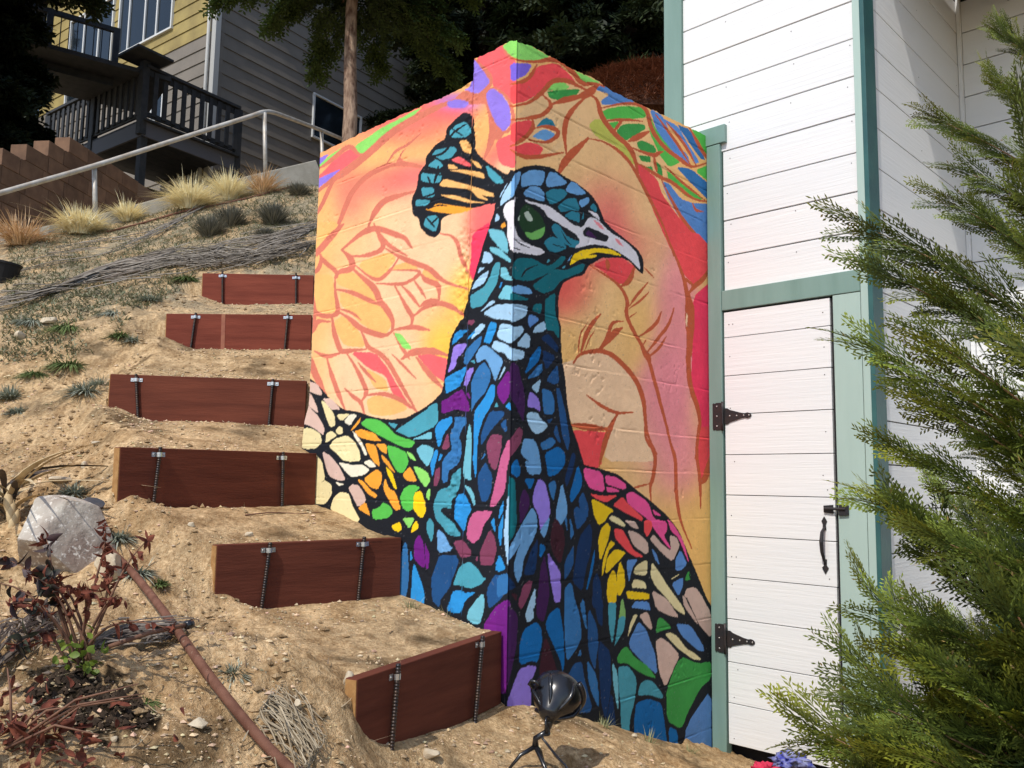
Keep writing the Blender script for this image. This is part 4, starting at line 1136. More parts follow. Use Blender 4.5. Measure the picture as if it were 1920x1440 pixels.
# latch and the spear-ended pull
zc = onfront(1570, 955)[2]
def P4(u, z_, d): return P0-U1*(uD1+u)+NF*d+ZZ*(zc+z_)
mb = MB(); mb.prism([P4(a, b, .012) for a, b in ((-.045, -.014), (-.045, .014), (-.005, .018), (-.005, -.018))][::-1], NF, .007)
mb.prism([P4(a, b, .0175) for a, b in ((.022, -.026), (.022, .022), (.062, .018), (.062, -.022))][::-1], NF, .009)
mb.tube([P4(-.04, .002, .024), P4(.0, .002, .026), P4(.05, .002, .028)], .006, 8)
obj('latch', mb, M['iron'], door, bevel=.001)
def P5(u, z_, d): return P0-U1*(uD1-.045+u)+NF*d+ZZ*(zc-.075+z_)
mb = MB(); mb.prism([P5(a, b, .0115) for a, b in ((0, .045), (.012, .025), (.006, .012), (.008, -.01), (-.008, -.01), (-.006, .012), (-.012, .025))], NF, .004)
mb.prism([P5(a, b, .0115) for a, b in ((0, -.19), (.014, -.165), (.006, -.155), (.007, -.13), (-.007, -.13), (-.006, -.155), (-.014, -.165))][::-1], NF, .004)
mb.tube([P5(0, -.0, .014), P5(0, -.02, .038), P5(0, -.06, .047), P5(0, -.10, .042), P5(0, -.135, .022), P5(0, -.145, .014)], [.005, .007, .0085, .0075, .006, .004], 10)
obj('pull_handle', mb, M['iron'], door, bevel=.0006)

# ------------------------------------------------------------------ flood lamp on a little tripod
lampc = at(1043, 1308, 2.62); base_ = onground(1008, 1436)
lamp = thing('flood_lamp', 'black round flood lamp on a small tripod aimed at the mural', 'flood lamp', (base_[0], base_[1], base_[2]))
ax = np.array([.35, .80, .42]); ax /= np.linalg.norm(ax); R_ = .072
sdv = np.cross(ax, ZZ); sdv /= np.linalg.norm(sdv); upv = np.cross(sdv, ax)
hd = MB(); prof = [(-.085, .004), (-.083, .018), (-.076, .027), (-.06, .034), (-.045, .046), (-.028, .061), (-.008, .069), (.012, .0725), (.03, .0725), (.034, .070), (.034, .067), (.03, .064)]
hd.lathe(lampc, ax, prof, 36); obj('lamp_body', hd, M['plastic'], lamp, smooth=True)
for k in range(6):      # fins scooped round the back
    a = 2*math.pi*k/6+.3; rdir = sdv*math.cos(a)+upv*math.sin(a); fin = []
    for q in range(8):
        t = q/7; z_ = -.066+.085*t; r_ = np.interp(z_, [p[0] for p in prof[:10]], [p[1] for p in prof[:10]])+.007*math.sin(math.pi*t); tw = .42*t
        rd = sdv*math.cos(a+tw)+upv*math.sin(a+tw); fin.append(lampc+ax*z_+rd*(r_-.002))
    obj('cooling_fin', MB().tube(fin, [.002, .004, .0055, .006, .006, .0055, .004, .002], 8), M['plastic'], lamp, smooth=True)
obj('lens', MB().lathe(lampc+ax*.024, ax, [(0, .066), (.003, .064)], 28), M['glass'], lamp)
obj('visor', MB().tube([lampc+ax*.03+(sdv*math.cos(a)+upv*math.sin(a))*.074 for a in np.linspace(-.9, .5, 10)], .009, 8), M['plastic'], lamp, smooth=True)
kn = lampc-ax*.03-sdv*.052+upv*.05
obj('clamp_lever', MB().tube([kn, kn+upv*.012-sdv*.012, kn+upv*.024-sdv*.004, kn+upv*.022+sdv*.012, kn+upv*.004+sdv*.022], [.005, .006, .005, .0045, .004], 8), M['plastic'], lamp, smooth=True)
neck = lampc-ax*.062-ZZ*.03
obj('neck', MB().tube([lampc-ax*.05-ZZ*.01, neck, neck-ZZ*.03-np.array([.008, 0, 0])], [.014, .012, .008], 10), M['plastic'], lamp, smooth=True)
hub = at(1004, 1398, 2.58)
obj('stem', MB().tube([neck-ZZ*.025-np.array([.006, 0, 0]), hub+ZZ*.02, hub], [.008, .0085, .010], 10), M['plastic'], lamp, smooth=True)
for dx, dy in ((-.085, -.03), (.055, -.085), (.03, .08)):
    e = hub+np.array([dx, dy, 0]); e[2] = gz(e[0], e[1])-.012; m_ = (hub+e)/2+ZZ*.012
    obj('tripod_leg', MB().tube([hub-ZZ*.002, m_, e], [.007, .006, .0035], 8), M['plastic'], lamp, smooth=True)
cb = [lampc-ax*.086, lampc-ax*.10-ZZ*.012, neck+np.array([.006, -.02, -.03])]
for (px_, py_, d) in ((1012, 1378, 2.52), (1028, 1398, 2.5), (1045, 1420, 2.45), (1070, 1445, 2.4)): cb.append(at(px_, py_, d))
e = cb[-1]+np.array([.05, -.1, 0]); e[2] = gz(e[0], e[1])+.004; cb.append(e); e2 = e+np.array([.3, -.1, 0]); e2[2] = gz(e2[0], e2[1])+.004; cb.append(e2)
cb = chaikin([tuple(p) for p in cb], False, .25); cb = chaikin(cb, False, .25)
obj('power_cable', MB().tube(cb, .0035, 8), M['plastic'], lamp, smooth=True)
# ------------------------------------------------------------------ kerb, block wall and hand rail at the top of the slope
kp = [(-60, 462, 7.6), (60, 452, 7.75), (190, 424, 7.95), (330, 385, 8.3), (460, 352, 8.7), (600, 318, 9.2)]
kk = [at(*a) for a in kp]
kerb = thing('concrete_kerb', 'low grey concrete kerb behind the dry grass tufts at the top of the slope', 'kerb', kk[1])
for a, b in zip(kk[:-1], kk[1:]):
    d = (b-a)/np.linalg.norm(b-a); s_ = np.cross(d, ZZ); s_ /= np.linalg.norm(s_); u_ = np.cross(s_, d)
    obj('kerb_stone', MB().box((a+b)/2-u_*.06-s_*.07, (d, s_, u_), (np.linalg.norm(b-a)/2-.006, .075, .17)), M['concrete'], kerb, bevel=.008)
# stepped wall of brown blocks behind
bw = thing('block_wall', 'brown concrete block wall stepping down to the left beyond the hand rail', 'block wall', at(250, 400, 11.6))
top_pts = [(122, 255), (50, 275), (22, 295), (-20, 313), (-60, 335)]
A0 = at(130, 300, 10.3); A1 = at(372, 335, 13.6); A0[2] = A1[2] = 0
wd_ = (A1-A0)/np.linalg.norm(A1-A0); wn = np.array([wd_[1], -wd_[0], 0])
bl_, bh_ = .40, .20
def wu(x): r_ = hit(x, 320, A0, wn); return float(np.dot(r_-A0, wd_))
ztop = hit(130, 255, A0, wn)[2]
zr = hit(360, 322, A0, wn)[2]
ncr = 12
for c_ in range(ncr):
    z1 = ztop-bh_*c_; ustart = -0.02-.40*c_*.95; uend = wu(370)+.3
    # the top courses also end early on the right
    if c_ < 6: uend = min(uend, [wu(240), wu(262), wu(385), wu(385), wu(390), wu(390)][c_]) if c_ != 1 else wu(385)
    if c_ == 0: uend = wu(262)
    u = ustart+(0 if c_ % 2 == 0 else -.0)
    first = bl_ if c_ % 2 == 0 else bl_*.5+.1
    while u < uend-.05:
        e = min(u+(first if u == ustart else bl_), uend)
        c = A0+wd_*((u+e)/2)-wn*.1+ZZ*(z1-bh_/2)
        obj('block', MB().box(c+wn*jit(.003), (wd_, wn, ZZ), ((e-u)/2-.004, .1, bh_/2-.004)), M['block'], bw, bevel=.006)
        u = e
mort = MB()
for c_ in range(ncr):
    ustart = -0.02-.40*c_*.95; c = A0+wd_*((ustart+wu(370))/2)-wn*.1+ZZ*(ztop-bh_*(c_+.5)-.008); mort.box(c, (wd_, wn, ZZ), ((wu(370)-ustart)/2-.02, .088, bh_/2-.002))
obj('mortar', mort, mat('mortar', (.20, .13, .09), .95), bw)
# second stub of blocks to the right, under the deck
# hand rail
rp = [(-140, 402, 7.0), (0, 362, 7.4), (175, 312, 8.0), (330, 262, 8.5), (470, 218, 8.95), (492, 210, 9.05), (505, 209, 9.2), (520, 213, 9.4), (600, 243, 10.8), (640, 260, 11.4)]
rr_ = [at(*a) for a in rp]
rail = thing('hand_rail', 'bare galvanised pipe hand rail climbing the slope behind the dry grass', 'hand rail', at(178, 400, 8.0))
pts = chaikin([tuple(p) for p in rr_], False, .2)
obj('rail', MB().tube(pts, .024, 12), M['galv'], rail, smooth=True)
for (x, y0, y1, d) in ((177, 312, 420, 8.02), (496, 212, 345, 9.07), (603, 246, 340, 10.85), (-120, 396, 500, 7.05)):
    obj('post', MB().tube([at(x, y0, d), at(x+2, y1, d)], .023, 12), M['galv'], rail, smooth=True)

# ------------------------------------------------------------------ the grey and yellow house
HC = at(397, 200, 16.5); HC[2] = 0
a_ = math.atan((2040-960)/F); HU2 = np.array([math.sin(a_), math.cos(a_), 0]); HN2 = np.array([math.cos(a_), -math.sin(a_), 0])
a_ = math.atan((-1224-960)/F); HU1 = np.array([math.sin(a_), math.cos(a_), 0]); HN1 = np.array([-math.cos(a_), math.sin(a_), 0])
house = thing('house', 'two storey house with grey lap siding and a yellow upper storey, above the slope', 'house', (HC[0], HC[1], 4.6))
HL2 = float(np.dot(hit(880, 150, HC, HN2)-HC, HU2)); HL1 = 7.5; ZB, ZT_ = 3.0, 12.2
def h2(u0, u1, z0, z1, d0, d1): return (HC+HU2*((u0+u1)/2)+HN2*((d0+d1)/2)+ZZ*((z0+z1)/2), (HU2, HN2, ZZ), ((u1-u0)/2, abs(d1-d0)/2, (z1-z0)/2))
def h1(u0, u1, z0, z1, d0, d1): return (HC+HU1*((u0+u1)/2)+HN1*((d0+d1)/2)+ZZ*((z0+z1)/2), (HU1, HN1, ZZ), ((u1-u0)/2, abs(d1-d0)/2, (z1-z0)/2))
obj('wall', MB().box(*h2(.01, HL2, ZB, ZT_, -.2, -.03)).box(*h1(.01, HL1, ZB, ZT_, -.2, -.03)), M['siding_grey'], house)
def lap(fn, u0, u1, z, h, m):     # a lapped board: thin at the top, thick at the butt
    b = MB(); c, axs, hs = fn(u0, u1, z, z+h, -.03, 0)
    ex, en = axs[0], axs[1]; o = c-ex*hs[0]-en*hs[1]-ZZ*hs[2]
    for s_ in (0, 1):
        p = o+ex*2*hs[0]*s_
        b.v += [tuple(p), tuple(p+en*.032), tuple(p+en*.012+ZZ*(h+.0)), tuple(p+ZZ*(h+.0))]
    b.f += [(0, 1, 2, 3), (7, 6, 5, 4), (0, 4, 5, 1), (1, 5, 6, 2), (2, 6, 7, 3), (3, 7, 4, 0)]
    return obj('siding_board', b, m, house)
hp = .288
w0, w1 = [float(np.dot(hit(x, 220, HC, HN2)-HC, HU2)) for x in (585, 677)]
wz0, wz1 = hit(586, 258, HC, HN2)[2], hit(586, 173, HC, HN2)[2]
z = ZB
while z < ZT_-.1:
    if z+hp > wz0 and z < wz1:
        lap(h2, .09, w0, z, hp, M['siding_grey']); lap(h2, w1, HL2, z, hp, M['siding_grey'])
    else: lap(h2, .09, HL2, z, hp, M['siding_grey'])
    z += hp
zy = hit(393, 48, HC, HN1)[2]
def hu1(x, y): return float(np.dot(hit(x, y, HC, HN1)-HC, HU1))
wl0, wl1 = hu1(326, 20), hu1(222, 80); wb = hit(222, 107, HC, HN1)[2]
z = ZB
while z < ZT_-.1:
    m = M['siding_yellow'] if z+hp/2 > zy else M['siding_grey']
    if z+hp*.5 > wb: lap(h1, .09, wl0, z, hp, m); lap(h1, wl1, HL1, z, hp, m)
    else: lap(h1, .09, HL1, z, hp, m)
    z += hp
obj('corner_board', MB().box(*h2(-.03, .09, ZB, ZT_, -.02, .03)).box(*h1(.0, .10, ZB, ZT_, -.02, .032)), M['house_trim'], house)
obj('corner_board', MB().box(*h2(HL2-.1, HL2+.02, ZB, ZT_, -.02, .036)), M['house_trim'], house)
obj('down_pipe', MB().tube([h1(.16, .16, ZB, ZB, .07, .07)[0], h1(.16, .16, ZT_, ZT_, .07, .07)[0]], .035, 8), M['house_trim'], house, smooth=True)
def window(fn, u0, u1, z0, z1, mull):
    fr = MB(); t = .045
    for b in ((u0, u1, z0, z0+t), (u0, u1, z1-t, z1), (u0, u0+t, z0+t, z1-t), (u1-t, u1, z0+t, z1-t)): fr.box(*fn(*b, -.02, .045))
    for m_ in mull: fr.box(*fn(m_-t/2, m_+t/2, z0+t, z1-t, -.02, .035))
    w_ = obj('window', fr, M['frame'], house, bevel=.004)
    ed = [u0+t]+list(mull)+[u1-t]
    for a, b in zip(ed[:-1], ed[1:]):
        obj('pane', MB().box(*fn(a+.01, b-.01, z0+t, z1-t, -.004, .002)), M['glass'], w_)
    return w_
window(h2, w0, w1, wz0, wz1, [(w0*.32+w1*.68)])
bl = MB(); u = w0+.06
while u < w1-.08: bl.box(*h2(u, u+.075, wz0+.06, wz1-.06, .0025, .0045)); u += .095
window(h1, wl0, wl1, wb, ZT_-.4, [wl0*.72+wl1*.28, wl0*.5+wl1*.5, wl0*.2+wl1*.8])
d0, d1 = hu1(200, 100), hu1(118, 100)
window(h1, wl1+.25, wl1+2.3, wb-.6, wb+1.6, [wl1+.9, wl1+1.6])
# small lower windows behind the deck rail
window(h1, hu1(310, 160), hu1(288, 160), hit(300, 225, HC, HN1)[2], hit(300, 140, HC, HN1)[2], [])
obj('roof', MB().box(HC+HU2*(HL2/2)+HU1*(HL1/2)+ZZ*(ZT_+.12), (HU2, HU1, ZZ), (HL2/2+.3, HL1/2+.3, .10)), mat('grey_shingle_roof', (.10, .095, .09), .9), house)
# ------------------------------------------------------------------ decks
DC = at(268, 222, 14.3); DZ = DC[2]; DC[2] = 0
def dk(a, b, z0, z1, ha=None): pass
deck = thing('lower_deck', 'dark timber deck with baluster railing at the corner of the grey house', 'deck', (DC[0], DC[1], DZ-1.2))
D2L = float(np.dot(hit(448, 240, DC, HN2)-DC, HU2)); D1L = float(np.dot(hit(88, 240, DC, HN1)-DC, HU1))
def dbox(U, N_, u0, u1, z0, z1, d0, d1): return (DC+U*((u0+u1)/2)+N_*((d0+d1)/2)+ZZ*((z0+z1)/2), (U, N_, ZZ), ((u1-u0)/2, abs(d1-d0)/2, (z1-z0)/2))
RH = .98
for (U, N_, ln) in ((HU2, HN2, D2L), (HU1, HN1, D1L)):
    obj('fascia_board', MB().box(*dbox(U, N_, .0, ln, DZ-.30, DZ-.02, -.04, .0)), M['fascia'], deck)
    obj('top_rail', MB().box(*dbox(U, N_, .0, ln, DZ+RH-.05, DZ+RH, -.12, .04)), M['deck'], deck)
    obj('middle_rail', MB().box(*dbox(U, N_, .06, ln, DZ+RH-.17, DZ+RH-.06, -.05, -.012)), M['deck'], deck)
    obj('bottom_rail', MB().box(*dbox(U, N_, .06, ln, DZ+.07, DZ+.16, -.05, -.012)), M['deck'], deck)
    u = .16; k = 0
    while u < ln-.1:
        obj('baluster', MB().box(*dbox(U, N_, u, u+.085, DZ+.10, DZ+RH-.08, -.011, .018)), M['deck'], deck); u += .19
    for u in ([0, ln] if U is HU2 else [ln*.5, ln]):
        obj('post', MB().box(*dbox(U, N_, u-.06, u+.06, DZ-.28, DZ+RH+(.06 if u == 0 else -.05), -.10, .02)), M['deck'], deck)
for k in range(9):
    obj('deck_board', MB().box(DC+HU2*(D2L/2)+HU1*(.06+.30*k+.0)+ZZ*(DZ-.02), (HU2, HU1, ZZ), (D2L/2, .145, .018)), M['deck'], deck)
obj('under_deck_shade', MB().box(DC+HU2*(D2L/2)+HU1*2.4+ZZ*(DZ-1.2), (HU2, HU1, ZZ), (D2L/2+.6, .05, .9)).box(DC+HU2*(D2L+.1)+HU1*1.2+ZZ*(DZ-1.2), (HU2, HU1, ZZ), (.05, 1.2, .9)), M['deck'], deck)  # dark panels standing in for the black shade under the deck
obj('support_post', MB().box(*dbox(HU2, HN2, .02, .14, DZ-1.6, DZ-.3, -.16, -.04)), M['deck'], deck)
# pyramid cap on the corner post
cpc = DC+ZZ*(DZ+RH+.10)-HN2*.04; mb = MB(); s_ = .34
b4 = [cpc+HU2*s_*a+HU1*s_*b for a, b in ((-1, -1), (1, -1), (1, 1), (-1, 1))]; mb.v = [tuple(p) for p in b4]+[tuple(p+ZZ*.04) for p in b4]+[tuple(cpc+ZZ*.2)]
mb.f = [(3, 2, 1, 0), (0, 1, 5, 4), (1, 2, 6, 5), (2, 3, 7, 6), (3, 0, 4, 7), (4, 5, 8), (5, 6, 8), (6, 7, 8), (7, 4, 8)]
obj('post_cap', mb, M['deck'], deck)
up_ = thing('upper_balcony', 'dark upper balcony with a slim rail in front of the yellow storey', 'balcony', at(150, 160, 14.8))
BC = at(213, 140, 14.6); BZ = BC[2]; BC[2] = 0
def bbox(u0, u1, z0, z1, d0, d1, U=HU2*-1.0, N_=HN1): return (BC+U*((u0+u1)/2)+N_*((d0+d1)/2)+ZZ*((z0+z1)/2), (U, np.cross(ZZ, U), ZZ), ((u1-u0)/2, abs(d1-d0)/2, (z1-z0)/2))
bU = nrm2((at(90, 108, 14.0)-at(213, 140, 14.6))[:2]); bU = np.array([bU[0], bU[1], 0])
for nm, z0, z1, t in (('floor_edge', -.24, 0, .05), ('bottom_rail', .08, .15, .02), ('top_rail', .78, .86, .04)):
    obj(nm, MB().box(BC+bU*1.6+ZZ*(BZ+(z0+z1)/2), (bU, np.cross(ZZ, bU), ZZ), (1.6, t, (z1-z0)/2)), M['deck'], up_)
obj('floor', MB().box(BC+bU*1.6+HU2*.9+ZZ*(BZ-.06), (bU, np.cross(ZZ, bU), ZZ), (1.6, .9, .04)), M['deck'], up_)
for u in (0, 1.05, 2.1, 3.15): obj('post', MB().box(BC+bU*u+ZZ*(BZ+.4), (bU, np.cross(ZZ, bU), ZZ), (.05, .05, .46)), M['deck'], up_)
for k in range(24): obj('baluster', MB().box(BC+bU*(.1+.13*k)+ZZ*(BZ+.45), (bU, np.cross(ZZ, bU), ZZ), (.008, .008, .33)), M['deck'], up_)

# ------------------------------------------------------------------ foliage builders
def cards(n, cent, rad, size, c0, c1, seed, droop=0, elong=2.2, clumps=0):
    """n small leaf faces inside ellipsoids; returns V, Q, colours"""
    r = np.random.RandomState(seed); cent = np.atleast_2d(cent); rad = np.atleast_2d(rad)
    k = r.randint(0, len(cent), n)
    d = r.normal(size=(n, 3)); d /= np.linalg.norm(d, axis=1)[:, None]; rr = r.uniform(0, 1, n)**.45
    p = cent[k]+d*rad[k]*rr[:, None]
    a = r.normal(size=(n, 3)); a[:, 2] -= droop; a /= np.linalg.norm(a, axis=1)[:, None]
    b = np.cross(a, r.normal(size=(n, 3))); b /= np.linalg.norm(b, axis=1)[:, None]
    s = size*r.uniform(.6, 1.4, n)[:, None]; a *= s*elong; b *= s*.5
    V = np.stack([p-a, p+b, p+a, p-b], 1).reshape(-1, 3); Q_ = np.arange(4*n).reshape(-1, 4)
    t = np.clip(.5+.5*d[:, 2]*rr+r.uniform(-.3, .3, n), 0, 1)[:, None]
    c = (np.array(c0)*(1-t)+np.array(c1)*t)*r.uniform(.7, 1.3, n)[:, None]
    return V, Q_, np.repeat(c, 4, 0)
def needles_on_branches(root, ang, seed, L0, n_twig, c0, c1, droop=.35):
    pass
def conifer_tree(name, label, x, y, z0, z1, crown0, rad, nb, seed, c0, c1, tr=.09, barkm='bark', lean=(0, 0), group=None, size=.05, per=140, side=None, twig_len=.42):
    r = np.random.RandomState(seed)
    t = thing(name, label, 'tree', (x, y, z0), group)
    top = np.array([x+lean[0], y+lean[1], z1]); b = np.array([x, y, z0-.3])
    pts = [b+(top-b)*k/10+np.array([.03*math.sin(k*1.7+seed), .03*math.cos(k*2.1), 0]) for k in range(11)]
    obj('trunk', MB().tube(pts, [tr*(1.15-.09*k) for k in range(11)], 14), M[barkm], t, smooth=True)
    Vs, Qs, Cs = [], [], []; n0 = 0; tw = MB()
    for i in range(nb):
        f_ = (i+.5)/nb; z = crown0+(z1-crown0)*f_; R0 = rad*(1-.75*f_)*r.uniform(.65, 1.15); a = i*2.399+r.uniform(-.4, .4)
        if side is not None and math.cos(a-side[0]) < side[1]: continue
        d = np.array([math.cos(a), math.sin(a), 0]); s0 = b+(top-b)*((z-b[2])/(top[2]-b[2]))
        ax_ = [s0+d*R0*q+ZZ*(-.30*R0*q*q+.04*q) for q in np.linspace(0, 1, 6)]
        tw.tube(ax_, [.022, .018, .014, .01, .007, .003], 5, False)
        # twigs hang in flat fans from the branch
        m_ = per; q = r.uniform(.12, 1, m_)**.8; base_p = s0+d*R0*q[:, None]+ZZ*(-.30*R0*q*q+.04*q)[:, None]
        sd_ = np.cross(d, ZZ); off = r.uniform(-1, 1, m_)*(.55*(1.15-q))*min(1, R0)*.8
        p = base_p+sd_*off[:, None]+ZZ*(-np.abs(off)*.3-r.uniform(0, .22, m_))[:, None]
        a2 = d*r.uniform(.2, 1, m_)[:, None]+sd_*(np.sign(off)*r.uniform(.1, 1, m_))[:, None]+ZZ*(-r.uniform(.1, .8, m_))[:, None]; a2 += r.normal(size=(m_, 3))*.2
        a2 /= np.linalg.norm(a2, axis=1)[:, None]
        b2_ = np.cross(a2, ZZ+r.normal(size=(m_, 3))*.5); b2_ /= np.linalg.norm(b2_, axis=1)[:, None]
        # each twig: five narrow needle clumps
        for j in range(5):
            st_ = p+a2*size*1.3*(j-2)
            for s2 in (-1, 1):
                e = st_+(a2*.8+b2_*s2*.9)*size*1.5; wv = (a2*.30-b2_*s2*.26)*size
                V = np.stack([st_, (st_+e)/2+wv, e, (st_+e)/2-wv], 1).reshape(-1, 3); Vs.append(V); Qs.append(np.arange(4*m_).reshape(-1, 4)+n0); n0 += 4*m_
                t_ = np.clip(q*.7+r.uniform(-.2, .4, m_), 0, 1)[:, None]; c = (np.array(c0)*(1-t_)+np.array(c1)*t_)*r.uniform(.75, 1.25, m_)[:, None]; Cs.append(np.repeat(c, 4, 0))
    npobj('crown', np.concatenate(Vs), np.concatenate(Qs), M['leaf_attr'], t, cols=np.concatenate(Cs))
    obj('branches', tw, M[barkm], t, smooth=True)
    return t
# the straight conifer between the house and the mural
tp = at(652, 270, 11.6)
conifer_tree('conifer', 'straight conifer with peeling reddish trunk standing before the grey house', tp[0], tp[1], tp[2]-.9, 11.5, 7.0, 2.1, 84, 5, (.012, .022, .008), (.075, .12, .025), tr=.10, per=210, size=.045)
# great trees at the left edge, their shade put into very dark needles
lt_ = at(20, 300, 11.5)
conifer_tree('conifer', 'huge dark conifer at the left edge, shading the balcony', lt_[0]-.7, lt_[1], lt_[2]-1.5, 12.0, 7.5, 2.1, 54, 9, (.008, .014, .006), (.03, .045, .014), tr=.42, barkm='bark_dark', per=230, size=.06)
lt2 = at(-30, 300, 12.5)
conifer_tree('conifer', 'dense dark conifer with a low crown, cut by the left edge', lt2[0]-.3, lt2[1], 1.8, 11.0, 3.6, 1.75, 60, 19, (.005, .009, .004), (.014, .022, .008), tr=.2, barkm='bark_dark', per=260, size=.07)
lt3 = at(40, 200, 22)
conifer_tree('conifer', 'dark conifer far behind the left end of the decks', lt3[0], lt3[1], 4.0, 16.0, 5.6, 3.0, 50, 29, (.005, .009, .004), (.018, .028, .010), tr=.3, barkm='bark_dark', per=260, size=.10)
# dark wood behind the mural: trunks that can be told apart and leaves with the wood's shade put into near-black colours
r_ = random.Random(31)
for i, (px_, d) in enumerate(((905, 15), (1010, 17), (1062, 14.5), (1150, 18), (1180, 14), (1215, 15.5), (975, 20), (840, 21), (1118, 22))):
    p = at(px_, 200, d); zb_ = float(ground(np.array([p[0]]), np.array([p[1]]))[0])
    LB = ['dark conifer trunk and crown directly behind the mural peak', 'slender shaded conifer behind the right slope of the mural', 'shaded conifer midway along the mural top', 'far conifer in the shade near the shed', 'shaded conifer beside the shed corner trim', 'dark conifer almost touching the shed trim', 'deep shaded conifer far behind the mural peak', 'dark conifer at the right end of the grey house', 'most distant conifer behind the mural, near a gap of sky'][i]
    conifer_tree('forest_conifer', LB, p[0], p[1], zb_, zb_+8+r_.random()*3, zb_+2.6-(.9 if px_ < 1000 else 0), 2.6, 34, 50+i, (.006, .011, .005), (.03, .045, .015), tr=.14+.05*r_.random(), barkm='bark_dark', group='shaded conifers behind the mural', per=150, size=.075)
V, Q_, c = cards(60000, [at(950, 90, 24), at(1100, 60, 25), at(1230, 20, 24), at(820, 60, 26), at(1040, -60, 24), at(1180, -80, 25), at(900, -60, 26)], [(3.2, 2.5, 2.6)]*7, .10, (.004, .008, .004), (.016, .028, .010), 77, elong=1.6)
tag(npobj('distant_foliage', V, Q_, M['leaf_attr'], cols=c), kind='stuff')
# mound of reddish pine straw by the shed
mp = at(1222, 200, 9.2)
r = np.random.RandomState(5); n = 15000; a = r.uniform(0, 6.28, n); q = np.sqrt(r.uniform(0, 1, n)); p = np.stack([mp[0]+1.55*q*np.cos(a), mp[1]+1.15*q*np.sin(a), mp[2]+.41-.85*q*q+r.uniform(-.04, .05, n)], 1)
d = r.normal(size=(n, 3)); d[:, 2] *= .35; d /= np.linalg.norm(d, axis=1)[:, None]; b_ = np.cross(d, ZZ)*.006; L_ = r.uniform(.07, .13, n)[:, None]
V = np.stack([p-d*L_, p+b_, p+d*L_, p-b_], 1).reshape(-1, 3); c = np.array([.16, .06, .03])*r.uniform(.5, 1.6, n)[:, None]
tag(npobj('pine_straw', V, np.arange(4*n).reshape(-1, 4), M['dry'], cols=np.repeat(c, 4, 0)), kind='stuff')
mb = MB()
for k in range(10):
    t = k/9; 
md = MB(); NS_ = 18
for j in range(7):
    for k in range(NS_):
        a = 2*math.pi*k/NS_; q = j/6; md.v.append((mp[0]+1.5*q*math.cos(a), mp[1]+1.1*q*math.sin(a), mp[2]+.38-.85*q*q))
for j in range(6):
    for k in range(NS_): md.f.append((j*NS_+k, j*NS_+(k+1) % NS_, (j+1)*NS_+(k+1) % NS_, (j+1)*NS_+k))
tag(obj('straw_mound', md, mat('straw_soil', (.13, .055, .03), .95, col2=(.07, .03, .02), scale=9, bump=.02, bscale=30), smooth=True), kind='structure')
# ------------------------------------------------------------------ blades, tufts and ground plants
def blades(base_p, dirs, L, w, bend, seg=4):
    """arching blades: base points, start directions, lengths"""
    n = len(base_p); side = np.cross(dirs, ZZ); nn = np.linalg.norm(side, axis=1)[:, None]; side = np.where(nn > 1e-3, side/np.maximum(nn, 1e-3), np.array([1., 0, 0]))
    hor = dirs.copy(); hor[:, 2] = 0; pts = []; V = []
    for k in range(seg+1):
        t = k/seg; p = base_p+dirs*(L*t)[:, None]+hor*(bend*L*t*t)[:, None]-ZZ*(bend*L*t*t*.9)[:, None]; ww = (w*(1-t)**.7+1e-4)
        V += [p-side*ww[:, None], p+side*ww[:, None]]
    V = np.stack(V, 1).reshape(-1, 3); k2 = 2*(seg+1); q = []
    for k in range(seg): q.append([2*k, 2*k+1, 2*k+3, 2*k+2])
    Q_ = (np.arange(n)[:, None, None]*k2+np.array(q)[None]).reshape(-1, 4); return V, Q_, k2
def tuft(name, label, cat, px, py, wpx, hpx, n, c0, c1, seed, group, messy=.3, bend=.5, d0=5, wbl=.0035, P=None):
    r = np.random.RandomState(seed); p = onground(px, py, d0) if P is None else P; m_px = F/p[1]; R_ = wpx/m_px/2; H_ = hpx/m_px
    a = r.uniform(0, 6.28, n); s = np.abs(r.normal(0, messy, n)); dirs = np.stack([np.cos(a)*s, np.sin(a)*s, np.ones(n)], 1); dirs += r.normal(size=(n, 3))*.08; dirs /= np.linalg.norm(dirs, axis=1)[:, None]
    q = np.sqrt(r.uniform(0, 1, n))*R_*.38; bp = p+np.stack([np.cos(a)*q, np.sin(a)*q, -.02*np.ones(n)], 1)
    L = H_*r.uniform(.55, 1.3, n); V, Q_, k2 = blades(bp, dirs, L, np.full(n, wbl)*r.uniform(.6, 1.3, n), r.uniform(.3, 1.2, n)*bend*R_/H_*1.5)
    t = r.uniform(0, 1, n)[:, None]; c = (np.array(c0)*(1-t)+np.array(c1)*t); 
    t_ = thing(name, label, cat, p, group); npobj('blades', V, Q_, M['dry'], t_, cols=np.repeat(c, k2, 0))
    # seed stalks standing proud
    m_ = max(8, n//40); dirs2 = dirs[:m_]*1.0; V, Q_, k2 = blades(bp[:m_], dirs2, H_*r.uniform(1.1, 1.65, m_), np.full(m_, wbl*.6), r.uniform(.3, .9, m_)*bend)
    npobj('stalks', V, Q_, M['dry'], t_, cols=np.repeat(np.array(c1)[None]*r.uniform(.8, 1.2, m_)[:, None], k2, 0)); return t_
G0, G1 = (.78, .64, .34), (1.0, .93, .66); B0, B1 = (.42, .26, .13), (.86, .62, .38)
